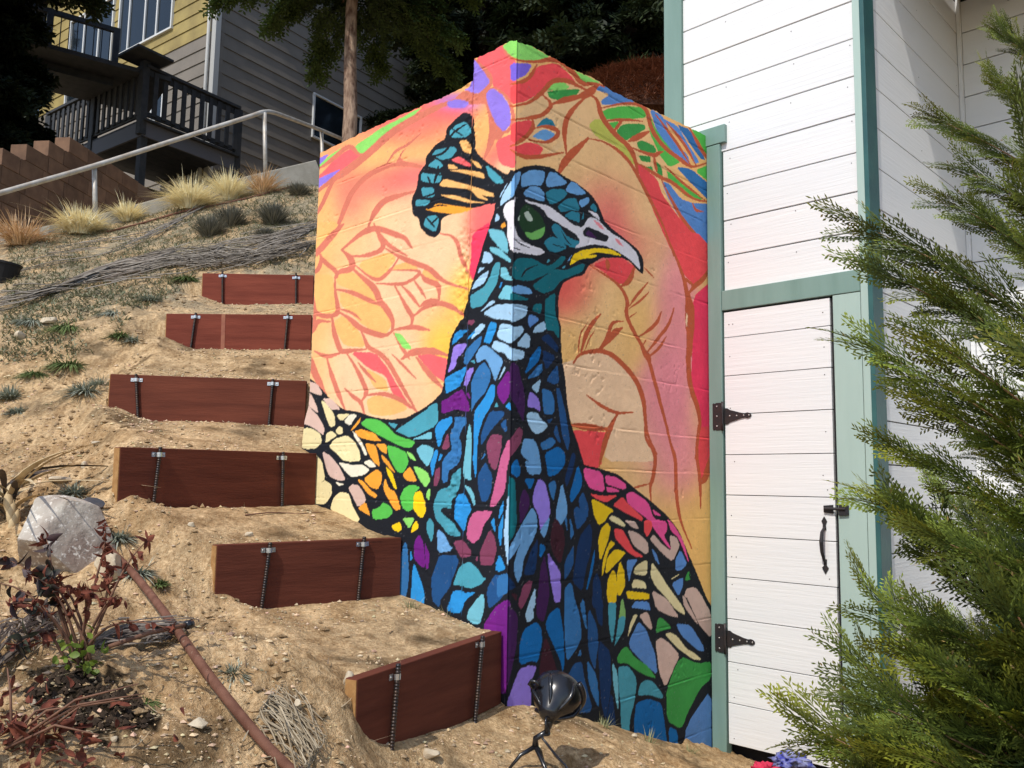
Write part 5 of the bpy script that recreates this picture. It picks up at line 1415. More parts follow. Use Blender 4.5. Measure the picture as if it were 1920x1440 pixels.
for i, a in enumerate([
    ('pale golden ornamental grass tuft around the foot of the rail post', 152, 440, 105, 70, 900, G0, G1), ('small golden grass tuft between the rail post and the kerb block', 240, 412, 66, 50, 600, G0, G1),
    ('largest and brightest golden grass tuft in front of the kerb', 358, 394, 100, 72, 1000, G0, G1), ('golden grass tuft just right of the largest one', 428, 372, 70, 66, 700, G0, G1),
    ('tall straggly brown grass tuft at the upright rail post', 492, 362, 66, 62, 360, B0, B1), ('brown wispy grass tuft against the left edge of the mural', 572, 350, 62, 70, 360, B0, B1),
    ('wide brown grass tuft at the far left end of the kerb', 40, 462, 115, 80, 560, B0, B1)]):
    tuft('ornamental_grass', a[0], 'grass tuft', a[1], a[2], a[3]*1.0, a[4]*.98, int(a[5]*(1.7 if a[6] is G0 else 1.2)), a[6], a[7], 300+i, 'dry grass tufts along the kerb', messy=.40 if a[6] is G0 else .5, bend=.7, wbl=.0055)
# little grey shrubs on the slope
for i, (px_, py_, w_, h_, lb) in enumerate(((392, 446, 52, 44, 'grey green lavender shrub nearest the steps'), (432, 426, 54, 46, 'dark grey lavender shrub, tallest on the slope'), (512, 420, 60, 44, 'grey lavender shrub close to the mural edge'), (498, 448, 36, 26, 'small round grey shrub below the others'), (560, 366, 46, 26, 'dark green shrub under the brown grass by the mural'))):
    t = tuft('lavender_shrub', lb, 'shrub', px_, py_, w_, h_, 1500, (.07, .072, .055), (.27, .26, .21), 400+i, 'small grey shrubs on the slope', messy=.62, bend=.3, wbl=.0035)
# rosettes of low leaves near and far: each distinct one a plant of its own
def rosette(name, label, px, py, wpx, hpx, n, c0, c1, seed, group=None, cat='plant', d0=1.2, P=None, wl=.0036, mess=1.3):
    return tuft(name, label, cat, px, py, wpx, hpx, n, c0, c1, seed, group, messy=mess, bend=.35, d0=d0, wbl=wl, P=P)
GR0, GR1 = (.07, .10, .03), (.20, .26, .09); SV0, SV1 = (.16, .18, .13), (.42, .44, .35)
for i, (px_, py_, w_, h_, s_, lb) in enumerate((
    (130, 682, 105, 34, 0, 'wide green weed patch, biggest on the left bank'), (226, 632, 54, 24, 0, 'round green weed clump below the fifth step plank'), (66, 704, 70, 22, 0, 'green weed clump at the left edge of the bank'),
    (250, 640, 40, 22, 1, 'silver weed beside the hollow of the fifth step'), (20, 742, 60, 44, 1, 'silvery grey weed cut by the left picture edge'), (160, 742, 90, 46, 1, 'broad silvery weed left of the fourth plank'),
    (36, 770, 48, 26, 1, 'low silver weed under the left weeds'), (282, 564, 48, 28, 1, 'silver green weed left of the topmost plank'), (215, 585, 70, 22, 1, 'flat silver weed above the green clump'), (190, 728, 60, 40, 1, 'dusty weed at the corner of the fourth plank'),
    (62, 600, 90, 24, 1, 'dusty grey weed beneath the vine stems'), (130, 610, 100, 22, 0, 'thin green weed patch in mid bank'), (350, 522, 70, 22, 0, 'green weed patch over the topmost plank'),
    (140, 930, 60, 40, 1, 'fine grey weed behind the boulder'), (222, 1010, 60, 34, 1, 'silvery weed at the right of the boulder'), (255, 1075, 80, 34, 1, 'silver leaved weed beside the pipe'), (296, 1092, 30, 20, 0, 'small green sprig leaning on the pipe'),
    (440, 1262, 50, 40, 1, 'lone silvery rosette between the pipe and the lowest plank'), (388, 1352, 26, 14, 0, 'tiny green seedling right of the pipe'), (152, 1172, 40, 24, 0, 'small dark weed under the dead stems'), (275, 1300, 60, 22, 0, 'thin grass sprig near the planting hole'))):
    rosette('weed', lb, px_, py_, w_*1.25, h_*.75, 560, *( (SV0, SV1) if s_ else (GR0, GR1)), 500+i, 'weeds on the dirt bank')
for i, (px_, py_, lb) in enumerate(((772, 1138, 'green sprig at the foot of the blue feathers'), (838, 1152, 'dry little tuft at the wall foot above the lowest plank'), (1215, 1392, 'wispy grass at the foot of the right mural face'), (1290, 1412, 'grass tuft at the foot of the green door post'), (1130, 1362, 'thin grass right of the flood lamp'), (1070, 1334, 'thin grass behind the flood lamp'))):
    rosette('wall_grass', lb, px_, py_, 46, 30, 60, (.10, .12, .05), (.34, .34, .18), 700+i, 'sprigs at the foot of the mural', wl=.0016, mess=.6)
# ground cover: uncountable small leaves and straw over the upper slope
r = np.random.RandomState(71); n = 46000; px_ = r.uniform(-10, 585, n); d = r.uniform(4.6, 9.2, n)
xx = (px_-960)/F*d; yy = d
zz_ = ground(xx, yy)+(.10*fbm(xx[None], yy[None], 2.2, 1)+.035*fbm(xx[None], yy[None], 9, 5, 3)+.028*fbm(xx[None], yy[None], 34, 9, 2))[0]*(1-smooth(6, 14, yy))
dens = fbm(xx[None], yy[None], 3.2, 123, 3)[0]+.6*fbm(xx[None], yy[None], 12, 133, 2)[0]
hl = smooth(4.7, 6.0, yy-.35*(xx+1.8)); keep = (dens > .12-.42*hl) & (~((xx > RL[3][0]-.12) & (yy < 5.1))) & (~((xx > RL[5][0]-.12) & (yy < 6.05)))
p = np.stack([xx, yy, zz_], 1)[keep]; n = len(p); a = r.uniform(0, 6.28, n)
dirs = np.stack([np.cos(a), np.sin(a), r.uniform(.25, 1.6, n)], 1); dirs /= np.linalg.norm(dirs, axis=1)[:, None]
straw = r.uniform(size=n) < .45*smooth(5, 6.5, p[:, 1])+.08; L = np.where(straw, r.uniform(.04, .13, n), r.uniform(.02, .055, n)); dirs[straw, 2] *= .25
V, Q_, k2 = blades(p, dirs, L, np.where(straw, .0016, .0042)*r.uniform(.6, 1.4, n), np.full(n, .2), 2)
t = r.uniform(0, 1, n)[:, None]; cg = np.array([.12, .135, .075])*(1-t)+np.array([.30, .31, .20])*t; cs_ = np.array([.34, .30, .23])*(1-t)+np.array([.58, .54, .44])*t
tag(npobj('ground_cover', V, Q_, M['dry'], cols=np.repeat(np.where(straw[:, None], cs_, cg), k2, 0)), kind='stuff')
# mats of grey vine stems lying across the slope
def vine_mat(name, path, width, n, seed, c0=(.12, .10, .08), c1=(.36, .32, .27), rad=.0035, seglen=.5, lift=.02):
    r = np.random.RandomState(seed); P = np.array([onground(*a) for a in path]); Vs, Qs, Cs = [], [], []; n0 = 0
    cum = np.r_[0, np.cumsum(np.linalg.norm(np.diff(P, axis=0), axis=1))]
    for i in range(n):
        s0 = r.uniform(-.1, cum[-1]-.1); ln = r.uniform(.4, 1.3)*seglen; lat = r.normal(0, width/2); ang = r.normal(0, .30); m_ = 9
        ss = np.clip(np.linspace(s0, s0+ln, m_), 0, cum[-1]); q = np.stack([np.interp(ss, cum, P[:, k]) for k in range(3)], 1)
        w_ = np.cumsum(r.normal(0, .006, m_))+lat+np.linspace(-ang, ang, m_)*ln*.5; h_ = lift*np.abs(r.normal(0, 1))+.02*np.sin(np.linspace(0, 3.1, m_))*r.uniform(0, 1)
        q[:, 1] += w_; q[:, 0] += w_*.15
        q[:, 2] = ground(q[:, 0], q[:, 1])+.02+h_
        t = np.gradient(q, axis=0); t /= np.linalg.norm(t, axis=1)[:, None]+1e-9; s_ = np.cross(t, ZZ); s_ /= np.linalg.norm(s_, axis=1)[:, None]+1e-9; u_ = np.cross(s_, t); rr = rad*r.uniform(.6, 1.5)
        ring = np.stack([q+s_*rr, q+u_*rr, q-s_*rr, q-u_*rr*.5], 1).reshape(-1, 3); Vs.append(ring)
        for k in range(m_-1):
            for e in range(4): Qs.append((n0+k*4+e, n0+k*4+(e+1) % 4, n0+(k+1)*4+(e+1) % 4, n0+(k+1)*4+e))
        n0 += 4*m_; tt = r.uniform(0, 1); Cs.append(np.tile(np.array(c0)*(1-tt)+np.array(c1)*tt, (4*m_, 1)))
    o = npobj(name, np.concatenate(Vs), np.array(Qs), M['dry'], cols=np.concatenate(Cs)); tag(o, kind='stuff'); return o
vine_mat('vine_stems', [(-20, 575), (60, 566), (150, 535), (230, 505), (320, 492), (420, 496), (500, 490), (580, 472)], .13, 230, 1, c0=(.09, .075, .06), c1=(.34, .30, .25))
vine_mat('vine_stems', [(120, 540), (200, 515), (300, 495)], .22, 120, 11, c0=(.14, .11, .09), c1=(.40, .35, .29))
vine_mat('vine_stems', [(150, 525), (300, 500), (400, 485)], .35, 90, 2)
vine_mat('vine_stems', [(400, 474), (500, 462), (580, 440)], .45, 150, 3, rad=.003)
vine_mat('vine_stems', [(90, 480), (250, 460), (330, 425)], .6, 50, 4)
vine_mat('dead_stems', [(-20, 1290), (30, 1240), (70, 1170)], .13, 90, 5, rad=.0024, seglen=.25, c0=(.08, .06, .05), c1=(.26, .21, .17))
vine_mat('dead_stems', [(180, 1235), (250, 1215), (330, 1210)], .09, 110, 6, rad=.002, seglen=.22, c0=(.10, .08, .07), c1=(.30, .26, .22))
vine_mat('dead_stems', [(500, 1345), (535, 1375), (590, 1440)], .07, 80, 7, rad=.0016, seglen=.18, c0=(.20, .15, .09), c1=(.50, .42, .30), lift=.012)
# long straw and a bare stick or two on the slope
for nm, lb, a, b, w_ in (('stick', 'long pale stick lying on the grey slope below the kerb', (228, 452), (356, 418), .006), ('stick', 'thin dark stick on the tread above the lowest but one plank', (460, 968), (612, 962), .003)):
    A_, B_ = onground(*a), onground(*b); pts = [A_+(B_-A_)*k/8 for k in range(9)]
    for k, p in enumerate(pts): p[2] = gz(p[0], p[1])+w_*1.2+.004*math.sin(k)
    tag(obj(nm, MB().tube(pts, [w_*(1-.5*k/8) for k in range(9)], 6), M['twig'] if w_ < .004 else M['concrete'], smooth=True), lb, 'stick')
A_, B_ = at(110, 433, 7.75), at(440, 352, 8.5)
hs = [onground(200+70*k, 437-17*k) for k in range(6)]
tag(obj('drip_hose', MB().tube([p+ZZ*.014 for p in hs], .010, 8), M['pipe'], smooth=True), 'thin brown drip hose running along the foot of the grass tufts', 'hose')

# ------------------------------------------------------------------ rocks
def rock(label, px, py, wpx, hpx, m, seed, name='stone', cat='stone', group=None, P=None, sub=3, flat=1.0, ang=5):
    import bmesh
    p = onground(px, py) if P is None else P; s = wpx/2*p[1]/F; h = hpx/2*p[1]/F*1.1
    bm = bmesh.new(); bmesh.ops.create_icosphere(bm, subdivisions=sub, radius=1.0); rr = random.Random(seed)
    # chop with planes for facets
    planes = []
    for k in range(ang+5):
        v = Vector((rr.gauss(0, 1), rr.gauss(0, 1), rr.gauss(0, .8))).normalized(); planes.append((v, rr.uniform(.52, .86)))
    for v in bm.verts:
        for n_, d_ in planes:
            e = v.co.dot(n_)-d_
            if e > 0: v.co -= n_*e*.985
        nn = mnoise.fractal(v.co*2.3+Vector((seed, 0, 0)), .8, 2.1, 5); v.co *= 1+.04*nn
    for v in bm.verts: v.co = Vector((v.co.x*s, v.co.y*s*.85, v.co.z*h*flat))
    me = bpy.data.meshes.new(name); bm.to_mesh(me); bm.free(); me.polygons.foreach_set("use_smooth", [True]*len(me.polygons)); me.set_sharp_from_angle(angle=math.radians(32))
    o = link(name, me, m); o.location = (p[0], p[1], p[2]+h*flat*.45); o.rotation_euler = (0, 0, rr.uniform(0, 6)); tag(o, label, cat, group); return o
pb = onground(128, 1042); 
bo = rock('large grey and pink granite boulder at the left of the steps', 128, 1042, 255, 165, M['rock'], 12, 'boulder', 'boulder', sub=5, ang=9, P=pb); bo.rotation_euler = (.15, .35, .5); bo.location.x -= .01; bo.location.z -= .075
rock('pale cream stone below the right side of the boulder', 205, 1094, 66, 50, M['rock_pale'], 3, sub=4)
rock('small black stone on top of the bank behind the boulder', 172, 958, 46, 26, M['rock_dark'], 4)
for i, (x, y, w_, h_, lb) in enumerate(((90, 602, 34, 18, 'pale flat stone among weeds on the left bank'), (38, 632, 24, 18, 'small tan stone at the far left of the bank'), (112, 908, 40, 14, 'flat pale stone above the boulder'), (158, 880, 20, 16, 'stone beside the dead twigs left of the third plank'),
    (652, 1305, 30, 34, 'pale stone wedged at the left end of the lowest plank'), (370, 1375, 44, 20, 'white chip of stone beside the pipe'), (805, 1420, 44, 22, 'tan brick shaped stone in front of the lowest plank'), (466, 1005, 18, 10, 'small pebble on the tread of the second plank'), (557, 1340, 22, 20, 'tan pebble above the dry straw heap'),
    (305, 1176, 26, 12, 'whitish pebble above the pipe cap'), (214, 1390, 14, 12, 'small grey pebble in the bottom left dirt'), (180, 830, 18, 10, 'pebble on the bank left of the third plank'), (358, 986, 20, 9, 'flat pebble at the edge of the second tread'), (60, 1330, 22, 12, 'pebble at the bottom left beside dead leaves'), (1190, 1385, 14, 8, 'tiny white pebble at the foot of the mural'))):
    rock(lb, x, y, w_, h_, M['rock_pale'], 20+i, group='loose stones on the dirt', sub=3)
# gravel: nobody could count it
r = np.random.RandomState(99); n = 21000; ico = []
Vu = np.array([(0, 0, 1), (1, 0, .1), (0, 1, -.1), (-1, 0, .1), (0, -1, 0), (0, 0, -1)], float); Fu = np.array([(0, 1, 2), (0, 2, 3), (0, 3, 4), (0, 4, 1), (5, 2, 1), (5, 3, 2), (5, 4, 3), (5, 1, 4)])
d = 1.6+r.uniform(0, 1, n)**1.3*4.6; px_ = r.uniform(-10, 1350, n); px_ = np.where(d > 3.2, r.uniform(-10, 600, n), px_); xx = (px_-960)/F*d
s = .0022+.0085*r.uniform(0, 1, n)**4.5; cl = fbm(xx[None], d[None], 3.1, 222, 3)[0]; k_ = cl > -.14; xx, d, s = xx[k_], d[k_], s[k_]; n = len(s)
zz_ = np.zeros(n); rel = (.10*fbm(xx[None], d[None], 2.2, 1)+.035*fbm(xx[None], d[None], 9, 5, 3)+.028*fbm(xx[None], d[None], 34, 9, 2))[0]*(1-smooth(6, 14, d))
on_ = (((xx-RL[0][0])*NB[0][0]+(d-RL[0][1])*NB[0][1] > -.3) & ((xx-RL[5][0])*NB[5][0]+(d-RL[5][1])*NB[5][1] < .05))*smooth(-.05, .15, xx-np.interp(d, [p[1] for p in RL], [p[0] for p in RL]))
zz_ = ground(xx, d)+rel*(1-.72*on_)
jj = r.uniform(.6, 1.4, (n, 6, 3)); V = (Vu[None]*jj*np.stack([s, s*.8, s*.6], 1)[:, None]); ca, sa = np.cos(r.uniform(0, 6, n)), np.sin(r.uniform(0, 6, n))
V = np.stack([V[..., 0]*ca[:, None]-V[..., 1]*sa[:, None], V[..., 0]*sa[:, None]+V[..., 1]*ca[:, None], V[..., 2]], -1)+np.stack([xx, d, zz_+s*.2], 1)[:, None]
Tq = (np.arange(n)[:, None, None]*6+Fu[None]).reshape(-1, 3); c = np.array([.55, .42, .27])*r.uniform(.55, 1.35, n)[:, None]*(1+r.normal(0, .05, (n, 3)))
tag(npobj('gravel', V.reshape(-1, 3), Tq, M['dry'], cols=np.repeat(c, 6, 0)), kind='stuff')

# ------------------------------------------------------------------ pipe, drip riser, pot
pp_ = [(196, 1022), (240, 1064), (275, 1104), (330, 1178), (385, 1258), (440, 1328), (500, 1400), (548, 1445), (600, 1500)]
pts = []
for i, a in enumerate(pp_):
    p = onground(*a); p[2] += .022; pts.append(p)
px2 = chaikin(chaikin(pp_, False, .25), False, .25); ds_ = np.array([onground(a[0], a[1])[1] for a in px2]); k5 = len(ds_)
ds_ = np.array([ds_[max(0, q-2):q+3].min() for q in range(k5)]); ds_ = np.array([ds_[max(0, q-3):q+4].mean() for q in range(k5)])-.02; pts = [at(a[0], a[1], d) for a, d in zip(px2, ds_)]
tag(obj('metal_pipe', MB().tube(pts, .0115, 16), M['pipe'], smooth=True), 'long rusty brown pipe running down the dirt from the boulder', 'pipe')
A_, B_ = onground(200, 1250), onground(352, 1222); A_[2] += .015; B_[2] += .05
t = thing('drip_riser', 'thin brown stake with a black cap lying against the pipe', 'stake', A_)
obj('stake', MB().tube([A_, (A_+B_)/2+ZZ*.006, B_], .0055, 8), M['twig'], t, smooth=True); obj('cap', MB().lathe(B_, (B_-A_), [(-.012, .008), (-.01, .0115), (.008, .0115), (.012, .006)], 12), M['plastic'], t, smooth=True)
pc = onground(4, 532); s_ = pc[1]/F
pot = MB(); pot.lathe(pc-ZZ*.02+np.array([-.02, 0, 0]), (0.12, 0, 1), [(0, .09), (.14, .115), (.145, .122), (.16, .122), (.16, .112), (.03, .09)], 20)
tag(obj('plant_pot', pot, M['pot']), 'black plastic pot cut off by the left picture edge', 'pot')

# ------------------------------------------------------------------ broad leaf helper
def leafshape(p, d, nrm_, L, w, curl=.2, seg=5, fold=.25):
    d = d/np.linalg.norm(d); s_ = np.cross(d, nrm_); s_ /= np.linalg.norm(s_); u_ = np.cross(s_, d); V = []; Q_ = []
    for k in range(seg+1):
        t = k/seg; ww = w*math.sin(math.pi*min(.98, .06+t*.94))**.8*(1-.25*t); c = p+d*L*t-u_*(curl*L*t*t)
        V += [c-s_*ww+u_*ww*fold, c, c+s_*ww+u_*ww*fold]
    for k in range(seg): b = 3*k; Q_ += [(b, b+1, b+4, b+3), (b+1, b+2, b+5, b+4)]
    return V, Q_
def add(mb, vq): b = len(mb.v); mb.v += [tuple(v) for v in vq[0]]; mb.f += [tuple(b+i for i in q) for q in vq[1]]
def rv(r, s=1.): return np.array([r.gauss(0, s), r.gauss(0, s), r.gauss(0, s)])
# pale dead strappy plant at the left edge
dp = onground(8, 985); r = random.Random(8); dm_ = [mat('dead_cream_leaf', (.62, .50, .31), .7, col2=(.44, .32, .17), scale=20, stretch=(1, 1, .2, 0)), mat('dead_dark_leaf', (.10, .075, .06), .8, col2=(.05, .04, .035), scale=20)]
t = thing('dead_plant', 'dried cream strap leaves of a dead plant left of the boulder', 'dead plant', dp)
for k in range(26):
    a = r.uniform(0, 6.28); d = np.array([math.cos(a)*.5, math.sin(a)*.5, 1.0]); p = dp+np.array([r.uniform(-.03, .03), r.uniform(-.03, .03), r.uniform(0, .10)]); mb = MB()
    add(mb, leafshape(p, d, np.array([-d[0], -d[1], .6])+rv(r, .2), r.uniform(.16, .30), r.uniform(.010, .022), r.uniform(.5, 1.7), 8, .5)); obj('leaf', mb, dm_[0] if k % 4 else dm_[1], t, smooth=True)
for k in range(3):
    p = dp+np.array([.02+.02*k, -.03, .10-.03*k]); obj('seed_pod', MB().lathe(p, (.2-.2*k, -.1, -1), [(0, .002), (.015, .012), (.04, .017), (.065, .012), (.085, .002)], 10), dm_[0], t, smooth=True)
# the dying shrub with red leaves at the lower left
M['redleaf'] = mat('crisp_red_leaf', (.22, .07, .042), .85, col2=(.09, .03, .024), scale=45, trans=.15, spec=.1); M['plumleaf'] = mat('plum_leaf', (.07, .035, .045), .55, col2=(.035, .04, .025), scale=20); M['brightleaf'] = mat('fresh_green_leaf', (.20, .27, .04), .5, col2=(.10, .16, .02), scale=25, trans=.3)
sp_ = onground(150, 1265); r = random.Random(21)
shrub = thing('dying_shrub', 'leggy shrub with withered red leaves and fresh green growth at its base', 'shrub', sp_)
stems = [(20, 1050, .0), (60, 1080, -.05), (95, 1070, .02), (110, 1090, .0), (70, 1010, .0), (180, 985, .02), (205, 1060, .05), (280, 1015, .03), (-20, 1090, -.05), (40, 1130, -.12), (310, 1180, -.05), (10, 1210, -.1), (130, 1100, -.1), (232, 1120, .0)]
leafn = 0; rest = MB()
for k, (tx, ty, dd) in enumerate(stems):
    e = at(tx, ty, sp_[1]+dd); b0 = sp_+np.array([r.uniform(-.04, .04), r.uniform(-.03, .03), -.01]); pts = []
    for q in range(8):
        t_ = q/7; p = b0+(e-b0)*t_; p = p+np.array([.02*math.sin(3*t_+k), .015*math.cos(4*t_+k*2), .05*math.sin(math.pi*t_)]); pts.append(p)
    obj('stem', MB().tube(pts, [.0042*(1-.8*q/7) for q in range(8)], 6), M['twig'], shrub, smooth=True)
    for q in range(20 if tx < 220 else 8):
        t_ = r.uniform(.35, 1.0) if q > 2 else 1.0; i0 = min(6, int(t_*7)); p = np.array(pts[i0])+(np.array(pts[i0+1])-np.array(pts[i0]))*(t_*7-i0)
        mb = MB(); d = rv(r)*.8+np.array([0, -.2, -.45]); mt = 'plumleaf' if (tx < 80 and r.random() < .55) else 'redleaf'
        L_ = r.uniform(.011, .024)*(1.5 if mt == 'plumleaf' else 1)
        for z__ in range(1 if mt == 'plumleaf' else 2): add(mb, leafshape(p+rv(r, .006)*z__, d+rv(r, .6)*z__, rv(r), L_, L_*r.uniform(.18, .42), r.uniform(-1.2, 1.8), 6, r.uniform(.3, 1.6)))
        leafn += 1
        if leafn < 280: obj('leaf', mb, M[mt], shrub, smooth=True)
        else: b_0 = len(rest.v); rest.v += mb.v; rest.f += [tuple(b_0+i for i in f) for f in mb.f]
tag(obj('leaves', rest, M['redleaf'], shrub, smooth=True), kind='stuff')
for k in range(70):
    a = r.uniform(0, 6.28); q = abs(r.gauss(0, .05)); p = at(150+r.gauss(0, 26), 1240+r.gauss(0, 22), sp_[1]-.02+r.gauss(0, .03)); mb = MB(); add(mb, leafshape(p, rv(r)+ZZ*.6, rv(r)+ZZ, r.uniform(.014, .026), r.uniform(.005, .009), .3, 4, .2)); obj('fresh_leaf', mb, M['brightleaf'], shrub, smooth=True)
# second dying plant, fallen leaves in the corner
sp2 = onground(20, 1410); t = thing('dead_leaf_heap', 'heap of curled red brown dead leaves in the bottom left corner', 'leaf heap', sp2)
for k in range(190):
    p = sp2+np.array([r.gauss(.0, .09), r.gauss(0, .07), 0]); p[2] = gz(p[0], p[1])+r.uniform(.004, .05); mb = MB(); L_ = r.uniform(.013, .03); add(mb, leafshape(p, rv(r)+np.array([0, 0, .1]), rv(r)+ZZ*.5, L_, L_*r.uniform(.22, .42), r.uniform(-1.2, 1.6), 6, r.uniform(.3, 1.5))); obj('leaf', mb, M['redleaf'], t, smooth=True)
for k in range(8):
    e = sp2+np.array([r.uniform(-.15, .25), r.uniform(-.1, .1), r.uniform(.03, .14)]); obj('stem', MB().tube([sp2+rv(r, .03)*np.array([1, 1, 0]), (sp2+e)/2+ZZ*.03, e], [.003, .0024, .0012], 5), M['twig'], t, smooth=True)
# crumbs of dark potting soil in the planting hole
hp_ = onground(168, 1318); r_s = np.random.RandomState(61); n = 700; a = r_s.uniform(0, 6.28, n); q = np.sqrt(r_s.uniform(0, 1, n)); xx = hp_[0]+.13*q*np.cos(a); yy = hp_[1]+.085*q*np.sin(a); s = r_s.uniform(.003, .009, n)
zz_ = ground(xx, yy)+(.10*fbm(xx[None], yy[None], 2.2, 1)+.035*fbm(xx[None], yy[None], 9, 5, 3)+.028*fbm(xx[None], yy[None], 34, 9, 2))[0]
Vc = np.array([(0, 0, 1), (1, 0, .1), (0, 1, -.1), (-1, 0, .1), (0, -1, 0), (0, 0, -1)], float); Fc = np.array([(0, 1, 2), (0, 2, 3), (0, 3, 4), (0, 4, 1), (5, 2, 1), (5, 3, 2), (5, 4, 3), (5, 1, 4)])
V = (Vc[None]*r_s.uniform(.5, 1.4, (n, 6, 3))*s[:, None, None])+np.stack([xx, yy, zz_+s*.2], 1)[:, None]
tag(npobj('potting_soil', V.reshape(-1, 3), (np.arange(n)[:, None, None]*6+Fc[None]).reshape(-1, 3), M['dry'], cols=np.repeat(np.array([.03, .02, .013])*r_s.uniform(.5, 2.2, n)[:, None], 6, 0)), kind='stuff')

# ------------------------------------------------------------------ the cypress in the right foreground
def frond(L, r, hang=0.):
    """flat spray in the xy plane, growing along +x: list of diamonds (p0, p1, halfwidth, tipfactor)"""
    D = []; n = int(L/.0100)
    for k in range(n):
        x = L*(.10+.90*k/n); sgn = 1 if k % 2 else -1; l1 = min(.50*(L-x)+.014, L*.34)*r.uniform(.7, 1.15); a = math.radians(r.uniform(20, 34)); dx, dy = math.cos(a), sgn*math.sin(a)
        D.append(((x, 0), (x+l1*dx, l1*dy), .0015, x/L)); m = max(2, int(l1/.0066))
        for j in range(1, m+1):
            t = j/m; s2 = 1 if j % 2 else -1; a2 = a*sgn+s2*math.radians(r.uniform(20, 36)); l2 = (.015*(1-.55*t)+.006)*r.uniform(.7, 1.3)
            bx, by = x+l1*dx*t, l1*dy*t; D.append(((bx, by), (bx+l2*math.cos(a2), by+l2*math.sin(a2)), .0025, min(1, .35*x/L+.65*t)))
    D.append(((0, 0), (L, 0), .0018, .3)); return D
def branch_mesh(seed, L=.62):
    r = random.Random(seed); V = []; Q_ = []; Cc_ = []; tw = []
    def axis(t): return np.array([L*t*.93, .05*L*math.sin(2.2*t+seed), L*(.34*t*t-.05*t)])
    items = []; n = 24
    for i in range(n):
        t = .20+.80*(i+.5)/n; p = axis(t); tg = axis(t+.01)-axis(t-.01); tg /= np.linalg.norm(tg); ang = i*2.4+r.uniform(-.4, .4)
        s_ = np.cross(tg, ZZ); s_ /= np.linalg.norm(s_); u_ = np.cross(s_, tg); sp = math.radians(r.uniform(24, 44))*(1-.35*t)
        d = tg*math.cos(sp)+(s_*math.cos(ang)+u_*math.sin(ang)*.6+ZZ*.15)*math.sin(sp); d /= np.linalg.norm(d)
        items.append((p, d, L*(.24+.16*(1-t))*r.uniform(.8, 1.2)))
    items.append((axis(1.0)-.02*0, (axis(1.0)-axis(.97))/np.linalg.norm(axis(1.0)-axis(.97)), L*.24))
    for (p, d, fl) in items:
        nrm_ = np.cross(d, rv(r)); nrm_ /= np.linalg.norm(nrm_); nrm_ = nrm_*.6+ZZ*.5; s_ = np.cross(d, nrm_); s_ /= np.linalg.norm(s_); nr = np.cross(s_, d); shade = r.uniform(.4, 1.4); ylw = r.random() < .3
        for (a, b, hw, tf) in frond(fl, r):
            def W_(q, z=0): return p+d*q[0]+s_*q[1]+nr*(z+1.1*q[0]**2/fl*.25-.9*abs(q[1])**1.5*.8)
            A_, B_ = W_(a), W_(b); e = B_-A_; w_ = np.cross(e, nr); w_ /= np.linalg.norm(w_)+1e-9; mid = A_*.45+B_*.55+nr*r.uniform(-.0012, .0012); k = len(V)
            V += [A_, mid+w_*hw, B_, mid-w_*hw]; Q_.append((k, k+1, k+2, k+3))
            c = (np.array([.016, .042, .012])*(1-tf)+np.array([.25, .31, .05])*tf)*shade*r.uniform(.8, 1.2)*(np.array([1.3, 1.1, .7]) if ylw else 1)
            if tf > .85 and r.random() < .07: c = np.array([.36, .26, .09])
            Cc_ += [c]*4
    return np.array(V), np.array(Q_), np.array(Cc_), [axis(t) for t in np.linspace(0, 1.02, 9)]
BM = []
for s_ in range(6):
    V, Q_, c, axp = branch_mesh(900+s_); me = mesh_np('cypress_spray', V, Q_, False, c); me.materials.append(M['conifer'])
    tmb = MB().tube(axp, [.0075, .0068, .006, .0052, .0044, .0036, .0028, .002, .0012], 6); me2 = bpy.data.meshes.new('woody_shoot'); me2.from_pydata(tmb.v, [], tmb.f); me2.polygons.foreach_set("use_smooth", [True]*len(me2.polygons)); me2.materials.append(mat('shoot_bark', (.24, .12, .07), .8, col2=(.32, .2, .1), scale=50) if s_ == 0 else BM[0][1].materials[0]); BM.append((me, me2))
TX, TY = 1.74, 2.42
tz0 = -1.25
cy = thing('cypress_tree', 'bushy green cypress in the right foreground, hiding part of the door', 'tree', (TX, TY, tz0))
obj('trunk', MB().tube([np.array([TX, TY, tz0-.1+.42*k]) for k in range(9)], [.055, .05, .045, .04, .034, .027, .02, .013, .006], 10), M['bark'], cy, smooth=True)
r = random.Random(4); nbr = 250
from mathutils import Euler, Quaternion
for i in range(nbr):
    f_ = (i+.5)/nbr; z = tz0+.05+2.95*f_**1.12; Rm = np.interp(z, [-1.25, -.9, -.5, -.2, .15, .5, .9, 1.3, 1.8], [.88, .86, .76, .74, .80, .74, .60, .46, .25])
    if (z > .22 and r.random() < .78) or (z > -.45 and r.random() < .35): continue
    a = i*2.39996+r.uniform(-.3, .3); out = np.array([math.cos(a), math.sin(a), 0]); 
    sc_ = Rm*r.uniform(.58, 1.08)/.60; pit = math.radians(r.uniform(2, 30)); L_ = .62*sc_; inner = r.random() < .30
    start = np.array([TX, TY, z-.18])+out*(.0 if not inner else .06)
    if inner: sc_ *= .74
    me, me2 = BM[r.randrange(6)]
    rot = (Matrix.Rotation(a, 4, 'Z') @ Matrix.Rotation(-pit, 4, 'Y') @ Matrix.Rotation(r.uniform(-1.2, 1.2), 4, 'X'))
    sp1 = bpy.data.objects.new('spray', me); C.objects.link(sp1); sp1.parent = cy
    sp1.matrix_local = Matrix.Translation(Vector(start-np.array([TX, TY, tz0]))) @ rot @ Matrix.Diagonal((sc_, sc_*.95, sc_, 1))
    w_ = bpy.data.objects.new('shoot', me2); C.objects.link(w_); w_.parent = sp1
